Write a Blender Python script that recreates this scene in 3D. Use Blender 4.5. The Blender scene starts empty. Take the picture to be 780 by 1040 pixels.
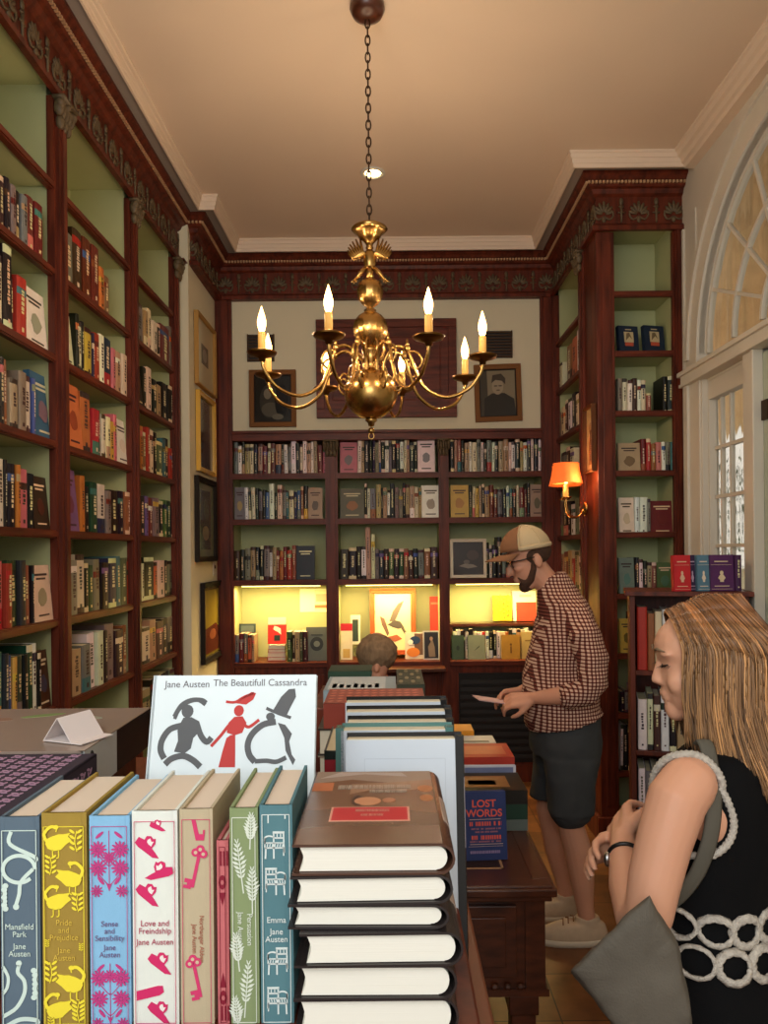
import bpy, bmesh, math, random
from math import sin, cos, pi, radians as R, sqrt, atan2
from mathutils import Vector, Matrix
SC = bpy.context.scene
COL = SC.collection
F = 760.0; HX = 397.0; HY = 560.0; EYE = 1.70; ROLL = 0.0096
rng = random.Random(7)

def W(px, py, Y):                      # measured point of the photograph at depth Y -> metres
    u = px-HX; v = py-HY
    u2 = u-ROLL*v; v2 = v+ROLL*u
    return Vector((u2*Y/F, Y, EYE-v2*Y/F))
def lin(c):
    r = []
    for x in c[:3]:
        x = x/255.0
        r.append(x/12.92 if x <= 0.04045 else ((x+0.055)/1.055)**2.4)
    return (r[0], r[1], r[2], 1.0)

# ------------------------------------------------------------------ materials
MATS = {}
def mat(name, col=(128,128,128), rough=0.5, metal=0.0, attr=False, noise=0.0, nscale=8.0, bump=0.0, bscale=60.0,
        stretch=(1,1,1), col2=None, emis=None, estr=0.0, coat=0.0, trans=0.0, spec=0.5, sss=0.0, ior=1.45):
    m = bpy.data.materials.new(name); m.use_nodes = True
    nt = m.node_tree; N = nt.nodes; L = nt.links
    b = N['Principled BSDF']
    b.inputs['Roughness'].default_value = rough
    b.inputs['Metallic'].default_value = metal
    b.inputs['Coat Weight'].default_value = coat
    b.inputs['Coat Roughness'].default_value = 0.15
    b.inputs['Transmission Weight'].default_value = trans
    b.inputs['Specular IOR Level'].default_value = spec
    b.inputs['IOR'].default_value = ior
    if sss:
        b.inputs['Subsurface Weight'].default_value = sss
        b.inputs['Subsurface Radius'].default_value = (0.012, 0.005, 0.003)
        b.inputs['Subsurface Scale'].default_value = 1.0
    tc = N.new('ShaderNodeTexCoord'); mp = N.new('ShaderNodeMapping'); mp.inputs['Scale'].default_value = stretch
    L.new(tc.outputs['Object'], mp.inputs['Vector'])
    if attr:
        a = N.new('ShaderNodeAttribute'); a.attribute_name = 'Col'; src = a.outputs['Color']
    else:
        rgb = N.new('ShaderNodeRGB'); rgb.outputs[0].default_value = lin(col); src = rgb.outputs[0]
    if noise or col2:
        t = N.new('ShaderNodeTexNoise'); t.inputs['Scale'].default_value = nscale; t.inputs['Detail'].default_value = 5
        L.new(mp.outputs[0], t.inputs['Vector'])
        mx = N.new('ShaderNodeMix'); mx.data_type = 'RGBA'
        cr = N.new('ShaderNodeValToRGB'); cr.color_ramp.elements[0].position = 0.35; cr.color_ramp.elements[1].position = 0.68
        L.new(t.outputs['Fac'], cr.inputs[0]); L.new(cr.outputs[0], mx.inputs['Factor'])
        L.new(src, mx.inputs['A'])
        if col2:
            mx.inputs['B'].default_value = lin(col2)
        else:
            hs = N.new('ShaderNodeHueSaturation'); hs.inputs['Value'].default_value = 1-noise
            L.new(src, hs.inputs['Color']); L.new(hs.outputs[0], mx.inputs['B'])
        src = mx.outputs['Result']
    L.new(src, b.inputs['Base Color'])
    if bump:
        t2 = N.new('ShaderNodeTexNoise'); t2.inputs['Scale'].default_value = bscale; t2.inputs['Detail'].default_value = 4
        L.new(mp.outputs[0], t2.inputs['Vector'])
        bp = N.new('ShaderNodeBump'); bp.inputs['Strength'].default_value = bump; bp.inputs['Distance'].default_value = 0.004
        L.new(t2.outputs['Fac'], bp.inputs['Height']); L.new(bp.outputs[0], b.inputs['Normal'])
    if emis:
        b.inputs['Emission Color'].default_value = lin(emis); b.inputs['Emission Strength'].default_value = estr
    MATS[name] = m
    return m

mat('mahogany', (106,46,28), 0.42, col2=(66,26,15), nscale=5, stretch=(6,6,0.7), spec=0.3)
mat('mahogany_h', (106,46,28), 0.42, col2=(70,28,16), nscale=5, stretch=(0.8,0.8,7), spec=0.3)
mat('desk_wood', (84,42,24), 0.32, col2=(50,22,12), nscale=6, stretch=(2,0.6,6), coat=0.25)
mat('leather', (52,34,24), 0.45, noise=0.2, nscale=20, bump=0.2, bscale=200)
mat('table_wood', (120,66,42), 0.45, noise=0.25, nscale=8, stretch=(6,1,6))
mat('green', (178,182,134), 0.6, noise=0.1, nscale=3)
mat('carving', (100,84,60), 0.55, noise=0.35, nscale=60)
mat('gilt_bead', (190,150,112), 0.5)
mat('plaster', (226,206,184), 0.75, noise=0.04, nscale=1.5, bump=0.05, bscale=6)
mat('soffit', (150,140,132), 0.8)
mat('cream_wall', (216,208,180), 0.75, noise=0.03, nscale=3)
mat('white_paint', (208,202,188), 0.45, noise=0.04, nscale=5)
mat('door_paint', (176,184,166), 0.5, noise=0.04, nscale=4)
mat('brass', (190,150,88), 0.26, metal=1.0, noise=0.2, nscale=30)
mat('dark_brass', (120,84,40), 0.35, metal=1.0, noise=0.3, nscale=25)
mat('iron', (70,50,34), 0.5, metal=0.7)
mat('candle', (236,190,110), 0.5, emis=(255,170,70), estr=0.35)
mat('bulb', (255,235,190), 0.3, emis=(255,190,110), estr=14.0)
mat('tube_light', (255,240,180), 0.3, emis=(255,222,120), estr=5.0)
mat('downlight', (255,240,200), 0.3, emis=(255,214,150), estr=15.0)
mat('book', attr=True, rough=0.42, noise=0.12, nscale=18, spec=0.4)
mat('cloth', attr=True, rough=0.8, noise=0.05, nscale=40, bump=0.12, bscale=900, spec=0.2)
mat('ink', attr=True, rough=0.6, spec=0.3)
mat('gloss', attr=True, rough=0.25, noise=0.04, nscale=10)
mat('paper', attr=True, rough=0.7, spec=0.3)
mat('black_plastic', (18,16,15), 0.35)
mat('photo_glass', attr=True, rough=0.12, spec=0.5)
mat('skin', (208,150,122), 0.5, noise=0.06, nscale=9, sss=0.12, spec=0.35)
mat('skin_fair', (216,160,130), 0.48, noise=0.05, nscale=9, sss=0.12, spec=0.35)
mat('shorts', (58,60,62), 0.9, noise=0.15, nscale=14, bump=0.3, bscale=14)
mat('cap_brown', (134,92,62), 0.85, bump=0.1, bscale=300)
mat('cap_mesh', (196,176,140), 0.85, bump=0.3, bscale=400)
mat('beard', (78,52,38), 0.9, noise=0.3, nscale=90, bump=0.9, bscale=160)
mat('grey_hair', (142,116,88), 0.85, noise=0.35, nscale=60, stretch=(1,1,.3), bump=0.9, bscale=90)
mat('shoe', (196,172,146), 0.75, noise=0.1, nscale=30)
mat('sole', (214,200,180), 0.7)
mat('black_dress', (11,11,13), 0.9, noise=0.1, nscale=30, bump=0.15, bscale=500, spec=0.2)
mat('crochet', (206,198,186), 0.85, noise=0.3, nscale=120, bump=1.0, bscale=260)
mat('bag', (100,94,84), 0.8, noise=0.15, nscale=10, bump=0.3, bscale=300)
mat('strap_grey', (88,84,74), 0.8)
mat('shade', (226,110,52), 0.8, emis=(255,104,34), estr=0.75, noise=0.2, nscale=30)
mat('metal', (180,180,180), 0.3, metal=1.0)
mat('porch_wall', (206,196,168), 0.85, noise=0.3, nscale=2.5)
mat('porch_ceiling', (214,180,134), 0.85, noise=0.15, nscale=3)
mat('foliage', (86,98,60), 0.9, noise=0.7, nscale=12)
mat('ground', (120,110,100), 0.9, noise=0.2)
mat('slate', (34,34,36), 0.6)
mat('glass_lens', (60,50,45), 0.05, spec=0.8)

def m_pages():
    m = mat('pages', attr=True, rough=0.8, spec=0.2)
    nt = m.node_tree; N = nt.nodes; L = nt.links; b = N['Principled BSDF']
    tc = N.new('ShaderNodeTexCoord'); w = N.new('ShaderNodeTexNoise'); mp = N.new('ShaderNodeMapping')
    mp.inputs['Scale'].default_value = (3, 3, 700); w.inputs['Scale'].default_value = 1.0
    L.new(tc.outputs['Object'], mp.inputs[0]); L.new(mp.outputs[0], w.inputs['Vector'])
    bp = N.new('ShaderNodeBump'); bp.inputs['Strength'].default_value = 0.25; bp.inputs['Distance'].default_value = 0.001
    L.new(w.outputs['Fac'], bp.inputs['Height']); L.new(bp.outputs[0], b.inputs['Normal'])
m_pages()

def m_floor():
    m = bpy.data.materials.new('floor_wood'); m.use_nodes = True; nt = m.node_tree; N = nt.nodes; L = nt.links
    b = N['Principled BSDF']; b.inputs['Roughness'].default_value = 0.38
    tc = N.new('ShaderNodeTexCoord'); br = N.new('ShaderNodeTexBrick')
    br.inputs['Scale'].default_value = 1.0; br.inputs['Brick Width'].default_value = 0.3; br.inputs['Row Height'].default_value = 0.3
    br.offset = 0.0
    br.inputs['Mortar Size'].default_value = 0.003
    br.inputs['Color1'].default_value = lin((150,98,54)); br.inputs['Color2'].default_value = lin((112,66,34)); br.inputs['Mortar'].default_value = lin((50,28,16))
    L.new(tc.outputs['Object'], br.inputs['Vector'])
    n = N.new('ShaderNodeTexNoise'); n.inputs['Scale'].default_value = 9; n.inputs['Detail'].default_value = 6
    L.new(tc.outputs['Object'], n.inputs['Vector'])
    cr = N.new('ShaderNodeValToRGB'); cr.color_ramp.elements[0].position = 0.3; cr.color_ramp.elements[0].color = (0.35,0.3,0.25,1)
    cr.color_ramp.elements[1].position = 0.7; cr.color_ramp.elements[1].color = (1,1,1,1)
    L.new(n.outputs['Fac'], cr.inputs[0])
    mx = N.new('ShaderNodeMix'); mx.data_type = 'RGBA'; mx.blend_type = 'MULTIPLY'; mx.inputs['Factor'].default_value = 0.8
    L.new(br.outputs['Color'], mx.inputs['A']); L.new(cr.outputs[0], mx.inputs['B'])
    L.new(mx.outputs['Result'], b.inputs['Base Color'])
    MATS['floor_wood'] = m
m_floor()

def m_plaid():
    m = bpy.data.materials.new('plaid'); m.use_nodes = True; nt = m.node_tree; N = nt.nodes; L = nt.links
    b = N['Principled BSDF']; b.inputs['Roughness'].default_value = 0.9; b.inputs['Specular IOR Level'].default_value = 0.2
    tc = N.new('ShaderNodeTexCoord'); sp = N.new('ShaderNodeSeparateXYZ'); L.new(tc.outputs['Object'], sp.inputs[0])
    ad = N.new('ShaderNodeMath'); ad.operation = 'MULTIPLY_ADD'; ad.inputs[1].default_value = 0.25
    L.new(sp.outputs['Y'], ad.inputs[0]); L.new(sp.outputs['X'], ad.inputs[2])
    def stripe(o, tilt=None):
        f = N.new('ShaderNodeMath'); f.operation = 'MULTIPLY'; f.inputs[1].default_value = 1/0.0150
        L.new(o, f.inputs[0])
        g = N.new('ShaderNodeMath'); g.operation = 'FRACT'; L.new(f.outputs[0], g.inputs[0])
        h = N.new('ShaderNodeMath'); h.operation = 'LESS_THAN'; h.inputs[1].default_value = 0.42; L.new(g.outputs[0], h.inputs[0])
        return h.outputs[0]
    a = stripe(ad.outputs[0]); c = stripe(sp.outputs['Z'])
    s = N.new('ShaderNodeMath'); s.operation = 'ADD'; L.new(a, s.inputs[0]); L.new(c, s.inputs[1])
    s2 = N.new('ShaderNodeMath'); s2.operation = 'MULTIPLY'; s2.inputs[1].default_value = 0.5; L.new(s.outputs[0], s2.inputs[0])
    cr = N.new('ShaderNodeValToRGB'); cr.color_ramp.interpolation = 'CONSTANT'
    e = cr.color_ramp.elements; e[0].color = lin((212,180,158)); e[0].position = 0
    e[1].color = lin((122,68,58)); e[1].position = 0.3
    x = e.new(0.8); x.color = lin((66,28,26))
    L.new(s2.outputs[0], cr.inputs[0]); L.new(cr.outputs[0], b.inputs['Base Color'])
    MATS['plaid'] = m
m_plaid()

def m_hair():
    m = bpy.data.materials.new('blonde_hair'); m.use_nodes = True; nt = m.node_tree; N = nt.nodes; L = nt.links
    b = N['Principled BSDF']; b.inputs['Roughness'].default_value = 0.42
    a = N.new('ShaderNodeAttribute'); a.attribute_name = 'Col'
    L.new(a.outputs['Color'], b.inputs['Base Color'])
    MATS['blonde_hair'] = m
m_hair()

def m_glass():
    m = bpy.data.materials.new('window_glass'); m.use_nodes = True; nt = m.node_tree; N = nt.nodes; L = nt.links
    b = N['Principled BSDF']; b.inputs['Roughness'].default_value = 0.04; b.inputs['Transmission Weight'].default_value = 1.0
    b.inputs['Base Color'].default_value = (0.95,0.94,0.88,1); b.inputs['IOR'].default_value = 1.25
    tc = N.new('ShaderNodeTexCoord'); mp = N.new('ShaderNodeMapping'); mp.inputs['Scale'].default_value = (1, 1.6, 0.5)
    t = N.new('ShaderNodeTexNoise'); t.inputs['Scale'].default_value = 9; t.inputs['Detail'].default_value = 0
    L.new(tc.outputs['Object'], mp.inputs[0]); L.new(mp.outputs[0], t.inputs['Vector'])
    bp = N.new('ShaderNodeBump'); bp.inputs['Strength'].default_value = 0.5; bp.inputs['Distance'].default_value = 0.02
    L.new(t.outputs['Fac'], bp.inputs['Height']); L.new(bp.outputs[0], b.inputs['Normal'])
    MATS['window_glass'] = m
m_glass()

# ------------------------------------------------------------------ mesh builder
class MB:
    def __init__(s):
        s.v = []; s.f = []; s.m = []; s.c = []; s.s = []
        s.mats = []
        s.cm = 'book'; s.cc = (128,128,128); s.sm = False; s.T = None
    def mi(s, m):
        if m not in s.mats: s.mats.append(m)
        return s.mats.index(m)
    def use(s, m=None, c=None, smooth=None):
        if m is not None: s.cm = m
        if c is not None: s.cc = c
        if smooth is not None: s.sm = smooth
        return s
    def add(s, vs, fs):
        o = len(s.v); T = s.T
        for p in vs:
            p = Vector(p)
            if T is not None: p = T @ p
            s.v.append(p)
        i = s.mi(s.cm)
        for f in fs:
            s.f.append([o+k for k in f]); s.m.append(i); s.c.append(s.cc); s.s.append(s.sm)
    def box(s, x0, x1, y0, y1, z0, z1):
        s.add([(x0,y0,z0),(x1,y0,z0),(x1,y1,z0),(x0,y1,z0),(x0,y0,z1),(x1,y0,z1),(x1,y1,z1),(x0,y1,z1)],
              [(0,3,2,1),(4,5,6,7),(0,1,5,4),(1,2,6,5),(2,3,7,6),(3,0,4,7)])
        return s
    def prism(s, pts, h0, h1, axis='y'):        # 2D polygon (a,b) extruded
        n = len(pts)
        A = sum(pts[i][0]*pts[(i+1)%n][1]-pts[(i+1)%n][0]*pts[i][1] for i in range(n))
        if A < 0: pts = pts[::-1]
        def P(a, b, h):
            return {'y': (a, h, b), 'z': (a, b, h), 'x': (h, a, b)}[axis]
        vs = [P(a,b,h0) for a,b in pts]+[P(a,b,h1) for a,b in pts]
        fs = [list(range(n)), list(range(2*n-1, n-1, -1))]
        for i in range(n):
            j = (i+1) % n
            fs.append((i, n+i, n+j, j))
        if axis in 'zx': fs = [f[::-1] for f in fs]
        s.add(vs, fs); return s
    def lathe(s, prof, n=20, o=(0,0,0), lobes=0, depth=0.0):
        vs = []; fs = []
        for r, z in prof:
            for k in range(n):
                a = 2*pi*k/n
                rr = r*(1+depth*(abs(cos(a*lobes/2))-0.6)) if lobes else r
                vs.append((o[0]+rr*cos(a), o[1]+rr*sin(a), o[2]+z))
        for i in range(len(prof)-1):
            for k in range(n):
                k2 = (k+1) % n
                fs.append((i*n+k, i*n+k2, (i+1)*n+k2, (i+1)*n+k))
        if prof[0][0] > 1e-5: fs.append(list(range(n))[::-1])
        if prof[-1][0] > 1e-5: fs.append([ (len(prof)-1)*n+k for k in range(n)])
        s.add(vs, fs); return s
    def tube(s, pts, r, n=8, closed=False, flat=1.0, ref=None):
        pts = [Vector(p) for p in pts]; N = len(pts)
        if not hasattr(r, '__len__'): r = [r]*N
        vs = []; fs = []; prev = None
        for i, p in enumerate(pts):
            if closed: t = pts[(i+1)%N]-pts[i-1]
            else: t = pts[min(i+1,N-1)]-pts[max(i-1,0)]
            if t.length < 1e-9: t = Vector((0,0,1))
            t.normalize()
            if prev is None:
                up = Vector(ref) if ref else (Vector((0,0,1)) if abs(t.z) < 0.9 else Vector((1,0,0)))
            else: up = prev
            a = up - t*up.dot(t)
            if a.length < 1e-6: a = t.orthogonal()
            a.normalize(); prev = a; b = t.cross(a)
            ra, rb = (r[i] if hasattr(r[i], '__len__') else (r[i]*flat, r[i]))
            for k in range(n):
                th = 2*pi*k/n
                vs.append(p+a*(ra*cos(th))+b*(rb*sin(th)))
        for i in range(N if closed else N-1):
            i2 = (i+1) % N
            for k in range(n):
                k2 = (k+1) % n
                fs.append((i*n+k, i*n+k2, i2*n+k2, i2*n+k))
        if not closed:
            fs.append(list(range(n))[::-1]); fs.append([(N-1)*n+k for k in range(n)])
        s.add(vs, fs); return s
    def ell(s, c, r, n=16, m=10, rot=None):
        c = Vector(c); vs = []; fs = []
        if not hasattr(r, '__len__'): r = (r,r,r)
        vs.append(Vector((0,0,-r[2])))
        for i in range(1, m):
            ph = -pi/2+pi*i/m
            for k in range(n):
                th = 2*pi*k/n
                vs.append(Vector((r[0]*cos(ph)*cos(th), r[1]*cos(ph)*sin(th), r[2]*sin(ph))))
        vs.append(Vector((0,0,r[2])))
        if rot is not None: vs = [rot @ v for v in vs]
        vs = [c+v for v in vs]
        for k in range(n): fs.append((0, 1+(k+1)%n, 1+k))
        for i in range(m-2):
            for k in range(n):
                fs.append((1+i*n+k, 1+i*n+(k+1)%n, 1+(i+1)*n+(k+1)%n, 1+(i+1)*n+k))
        T = len(vs)-1
        for k in range(n): fs.append((1+(m-2)*n+k, 1+(m-2)*n+(k+1)%n, T))
        s.add(vs, fs); return s
    def limb(s, pts, n=16, ref=(1,0,0)):     # capsule chain with rounded ends; pts = (x,y,z,ra[,rb])
        P = [(Vector(p[:3]), p[3], p[4] if len(p) > 4 else p[3]) for p in pts]
        d0 = (P[0][0]-P[1][0]).normalized(); d1 = (P[-1][0]-P[-2][0]).normalized()
        Q = []
        for q in (0.98, 0.8, 0.45): Q.append((P[0][0]+d0*q*min(P[0][1],P[0][2]), P[0][1]*sqrt(1-q*q), P[0][2]*sqrt(1-q*q)))
        Q += P
        for q in (0.45, 0.8, 0.98): Q.append((P[-1][0]+d1*q*min(P[-1][1],P[-1][2]), P[-1][1]*sqrt(1-q*q), P[-1][2]*sqrt(1-q*q)))
        s.tube([q[0] for q in Q], [(q[1],q[2]) for q in Q], n, ref=ref); return s
    def rings(s, rs, n=28, ex=2.4):          # (cx,cy,cz,rx,ry[,tilt]) horizontal superellipse rings, closed ends
        vs = []; fs = []
        for r in rs:
            cx,cy,cz,rx,ry = r[:5]; tl = r[5] if len(r) > 5 else 0
            for k in range(n):
                th = 2*pi*k/n
                c, d = cos(th), sin(th)
                x = rx*abs(c)**(2/ex)*(1 if c >= 0 else -1); y = ry*abs(d)**(2/ex)*(1 if d >= 0 else -1)
                vs.append((cx+x, cy+y, cz+x*tl))
        for i in range(len(rs)-1):
            for k in range(n):
                k2 = (k+1) % n
                fs.append((i*n+k, i*n+k2, (i+1)*n+k2, (i+1)*n+k))
        fs.append(list(range(n))[::-1]); fs.append([(len(rs)-1)*n+k for k in range(n)])
        s.add(vs, fs); return s
    def merge(s, o, T=None):
        off = len(s.v)
        s.v += [(T @ Vector(p)) if T is not None else Vector(p) for p in o.v]
        mp = [s.mi(m) for m in o.mats]
        for f, m, c, sm in zip(o.f, o.m, o.c, o.s):
            s.f.append([off+k for k in f]); s.m.append(mp[m]); s.c.append(c); s.s.append(sm)
    def mesh(s, name, off=None):
        me = bpy.data.meshes.new(name)
        V = [(p-off if off is not None else p) for p in s.v]
        me.from_pydata([tuple(p) for p in V], [], s.f)
        for m in s.mats: me.materials.append(MATS[m])
        me.polygons.foreach_set('material_index', s.m)
        me.polygons.foreach_set('use_smooth', s.s)
        at = me.color_attributes.new('Col', 'FLOAT_COLOR', 'CORNER')
        buf = []; cache = {}
        for f, c in zip(s.f, s.c):
            if c not in cache: cache[c] = list(lin(c))
            buf += cache[c]*len(f)
        at.data.foreach_set('color', buf)
        me.update()
        return me
    def build(s, name, parent=None, world=False, bevel=0, loc=None, rot=None):
        off = parent.location if (parent is not None and world) else None
        o = bpy.data.objects.new(name, s.mesh(name, off)); COL.objects.link(o)
        if parent is not None: o.parent = parent
        if loc is not None: o.location = loc
        if rot is not None: o.rotation_euler = rot
        if bevel:
            b = o.modifiers.new('bevel', 'BEVEL'); b.width = bevel; b.segments = 2; b.limit_method = 'ANGLE'; b.angle_limit = R(40)
        return o

def tag(o, label=None, cat=None, group=None, kind=None):
    if label: o['label'] = label
    if cat: o['category'] = cat
    if group: o['group'] = group
    if kind: o['kind'] = kind
    return o
def thing(name, label, cat, loc=(0,0,0), rotz=0, group=None, kind=None, rot=None):
    o = bpy.data.objects.new(name, None); COL.objects.link(o)
    o.location = loc; o.rotation_euler = rot if rot else (0,0,rotz); o.empty_display_size = 0.05
    return tag(o, label, cat, group, kind)
def single(mb, name, label, cat, loc, rot=(0,0,0), group=None, bevel=0):
    return tag(mb.build(name, loc=loc, rot=rot, bevel=bevel), label, cat, group)
def dup(root, loc, rot, label=None, group=None):
    r = root.copy(); COL.objects.link(r); r.location = loc; r.rotation_euler = rot
    if label: r['label'] = label
    if group: r['group'] = group
    for ch in list(root.children):
        c = ch.copy(); COL.objects.link(c); c.parent = r
        for g in ch.children:
            d = g.copy(); COL.objects.link(d); d.parent = c
    return r
def text_obj(name, body, size, matname, parent, loc, rot=(pi/2,0,0), col=None, extrude=0.0002, align='CENTER', sx=1.0, bold=0.0, space=1.0, cat=None):
    cu = bpy.data.curves.new(name, 'FONT'); cu.body = body; cu.size = size; cu.extrude = extrude; cu.align_x = align
    cu.space_line = space; cu.offset = bold*size
    if sx != 1.0: pass
    tmp = bpy.data.objects.new('tmp_text', cu); COL.objects.link(tmp)
    dg = bpy.context.evaluated_depsgraph_get()
    me = bpy.data.meshes.new_from_object(tmp.evaluated_get(dg))
    bpy.data.objects.remove(tmp, do_unlink=True); bpy.data.curves.remove(cu)
    me.name = name; me.materials.clear()
    if col is not None:
        at = me.color_attributes.new('Col', 'FLOAT_COLOR', 'CORNER'); at.data.foreach_set('color', list(lin(col))*len(me.loops))
    me.materials.append(MATS[matname])
    o = bpy.data.objects.new(name, me); COL.objects.link(o); o.parent = parent; o.location = loc; o.rotation_euler = rot; o.scale = (sx,1,1)
    return o
def bez(pts, n=8):                      # Catmull-Rom through points
    P = [Vector(p) for p in pts]; out = []
    for i in range(len(P)-1):
        p0 = P[max(i-1,0)]; p1 = P[i]; p2 = P[i+1]; p3 = P[min(i+2,len(P)-1)]
        for k in range(n):
            t = k/n
            out.append(0.5*((2*p1)+(p2-p0)*t+(2*p0-5*p1+4*p2-p3)*t*t+(3*p1-p0-3*p2+p3)*t**3))
    out.append(P[-1]); return out
P_BULB, P_LAMP, P_CTR, P_DOWN, P_WIN, P_WORLD, EXPO = 11.0, 2.0, 10.0, 50.0, 48.0, 0.9, 0.0
# ------------------------------------------------------------------ room shell
CZ = 3.93
def struct(mb, name, bevel=0): return tag(mb.build(name, bevel=bevel), kind='structure')
YB = -2.2
m = MB().use('floor_wood'); m.box(-1.8, 3.0, YB, 6.0, -0.1, 0.0); struct(m, 'floor')
m = MB().use('plaster'); m.box(-1.8, 1.84, YB, 6.0, CZ, CZ+0.1); struct(m, 'ceiling')
m = MB().use('cream_wall'); m.box(-1.8, -1.68, YB, 4.78, 0, CZ); m.box(-1.8, -1.28, 4.785, 5.9, 0, CZ); struct(m, 'wall_left')
m = MB().use('cream_wall'); m.box(-1.28, 1.84, 5.84, 5.95, 0, CZ)
m.box(-1.158, 1.114, 5.53, 5.84, 2.592, 3.56); struct(m, 'wall_back')

# right wall with the arched opening (fanlight above, sidelight and door below)
XW = 1.72; AC, AR, AZ = 3.22, 0.865, 2.76
m = MB().use('white_paint')
m.box(XW, XW+.06, 4.10, 5.9, 0, CZ)
m.box(XW, XW+.12, YB, 2.30, 0, CZ)
n = 40; ys = [AC-AR*cos(pi*k/n) for k in range(n+1)]; zs = [AZ+AR*sin(pi*k/n) for k in range(n+1)]
for k in range(n):
    a, b, za, zb = ys[k], ys[k+1], zs[k], zs[k+1]
    m.prism([(a,za),(b,zb),(b,CZ),(a,CZ)], XW, XW+.05, 'x')
m.box(XW, XW+.12, 2.30, AC-AR, 2.6, CZ); m.box(XW, XW+.05, AC+AR, 4.10, 2.6, CZ)
m.box(XW, XW+.12, 2.30, AC-AR-.0, 0, 2.6)
# thin applied panel moulding beside the arch
for y0, y1 in ((4.17, 4.18),): m.box(XW-.008, XW, y0, y1, 3.05, 3.6)
m.box(XW-.012, XW, 4.335, 4.36, 0, 3.55)
struct(m, 'wall_right')

def arc_band(m, r0, r1, x0, x1, a0=0, a1=pi, n=40, zc=AZ):
    for k in range(n):
        t0 = a0+(a1-a0)*k/n; t1 = a0+(a1-a0)*(k+1)/n
        m.prism([(AC+r0*cos(t0), zc+r0*sin(t0)), (AC+r1*cos(t0), zc+r1*sin(t0)),
                 (AC+r1*cos(t1), zc+r1*sin(t1)), (AC+r0*cos(t1), zc+r0*sin(t1))], x0, x1, 'x')
win = thing('window_1', 'arched fanlight with curved leaded muntins over the white door', 'window', (0,0,0), kind='structure')
del win['category']
m = MB().use('white_paint')
arc_band(m, AR-.005, AR+.155, XW-.03, XW+.0); arc_band(m, AR-.005, AR+.02, XW-.045, XW+.045); arc_band(m, AR+.13, AR+.16, XW-.045, XW)
m.box(XW-.045, XW+.045, AC+AR-.005, AC+AR+.02, 2.70, AZ); m.box(XW-.03, XW, AC+AR+.0, AC+AR+.155, 2.70, AZ)
m.build('window_frame', win)
m = MB().use('white_paint')
m.box(XW-.06, XW+.12, 2.2, 4.27, 2.62, 2.70); m.box(XW-.075, XW, 2.2, 4.285, 2.675, 2.70); m.box(XW-.07, XW, 2.2, 4.27, 2.613, 2.632)
m.build('transom', win, bevel=.003)
m = MB().use('white_paint')
for r_ in (0.545, 0.255): arc_band(m, r_-.009, r_+.009, XW+.005, XW+.035)
arc_band(m, AR-.03, AR-.005, XW+.005, XW+.04)
for k in range(1, 8):
    a = pi*k/8
    d = Vector((0, cos(a), sin(a))); p = Vector((0, -sin(a), cos(a)))*.008
    r0, r1 = .255, AR-.01
    A = [Vector((0,AC,AZ))+d*r0-p, Vector((0,AC,AZ))+d*r1-p, Vector((0,AC,AZ))+d*r1+p, Vector((0,AC,AZ))+d*r0+p]
    m.prism([(q.y, q.z) for q in A], XW+.008, XW+.03, 'x')
m.box(XW+.0, XW+.05, AC-AR, AC+AR, 2.70, 2.725)
m.build('muntin', win)
m = MB().use('white_paint'); m.box(XW+.05, XW+.075, 2.30, 4.10, 2.55, 2.70); m.box(XW+.002, XW+.054, 4.062, 4.105, .0, 2.61); m.build('head_board', win)
m = MB().use('window_glass')
for k in range(24):
    t0 = pi*k/24; t1 = pi*(k+1)/24
    m.prism([(AC, AZ-.05), (AC+AR*cos(t0), AZ-.05*(k in (0,)) + AR*sin(t0)), (AC+AR*cos(t1), AZ+AR*sin(t1))], XW+.018, XW+.024, 'x')
gl = MB().use('window_glass')
pts = [(AC+AR*cos(pi*k/40), AZ+AR*sin(pi*k/40)) for k in range(41)]+[(AC-AR, 2.71), (AC+AR, 2.71)]
gl.prism(pts, XW+.018, XW+.024, 'x'); gl.build('pane', win)

win = thing('window_2', 'tall white sidelight of small old glass panes beside the door', 'window', (0,0,0), kind='structure'); del win['category']
Y0, Y1 = 3.56, 4.06
m = MB().use('white_paint')
m.box(XW-.04, XW+.058, 4.06, 4.235, 0, 2.618); m.box(XW-.055, XW+.0, 4.19, 4.245, 0, 2.62); m.box(XW-.03, XW+.055, 4.045, 4.08, 0, 2.618)
m.box(XW-.0, XW+.055, 4.03, 4.06, 0.85, 2.6); m.box(XW-.0, XW+.055, Y0, Y0+.03, 0.85, 2.6); m.box(XW-.0, XW+.055, Y0+.03, 4.03, 2.5, 2.6); m.box(XW-.001, XW+.055, Y0, 4.06, 2.6, 2.618)
m.box(XW+.001, XW+.10, Y0+.03, 4.03, 0.0, 0.95); m.box(XW-.01, XW+.0, Y0+.07, Y1-.07, 0.2, 0.8)
m.build('window_frame', win, bevel=.003)
m = MB().use('white_paint')
for k in (1, 2): y = 3.74+.108*k; m.box(XW+.03, XW+.055, y-.008, y+.008, .95, 2.5)
for k in range(1, 6): z = 2.5-.262*k; m.box(XW+.028, XW+.057, Y0+.03, 4.03, z-.009, z+.009)
m.build('muntin', win)
m = MB().use('window_glass'); m.box(XW+.040, XW+.046, Y0+.03, 4.03, .95, 2.5); m.build('pane', win)

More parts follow.
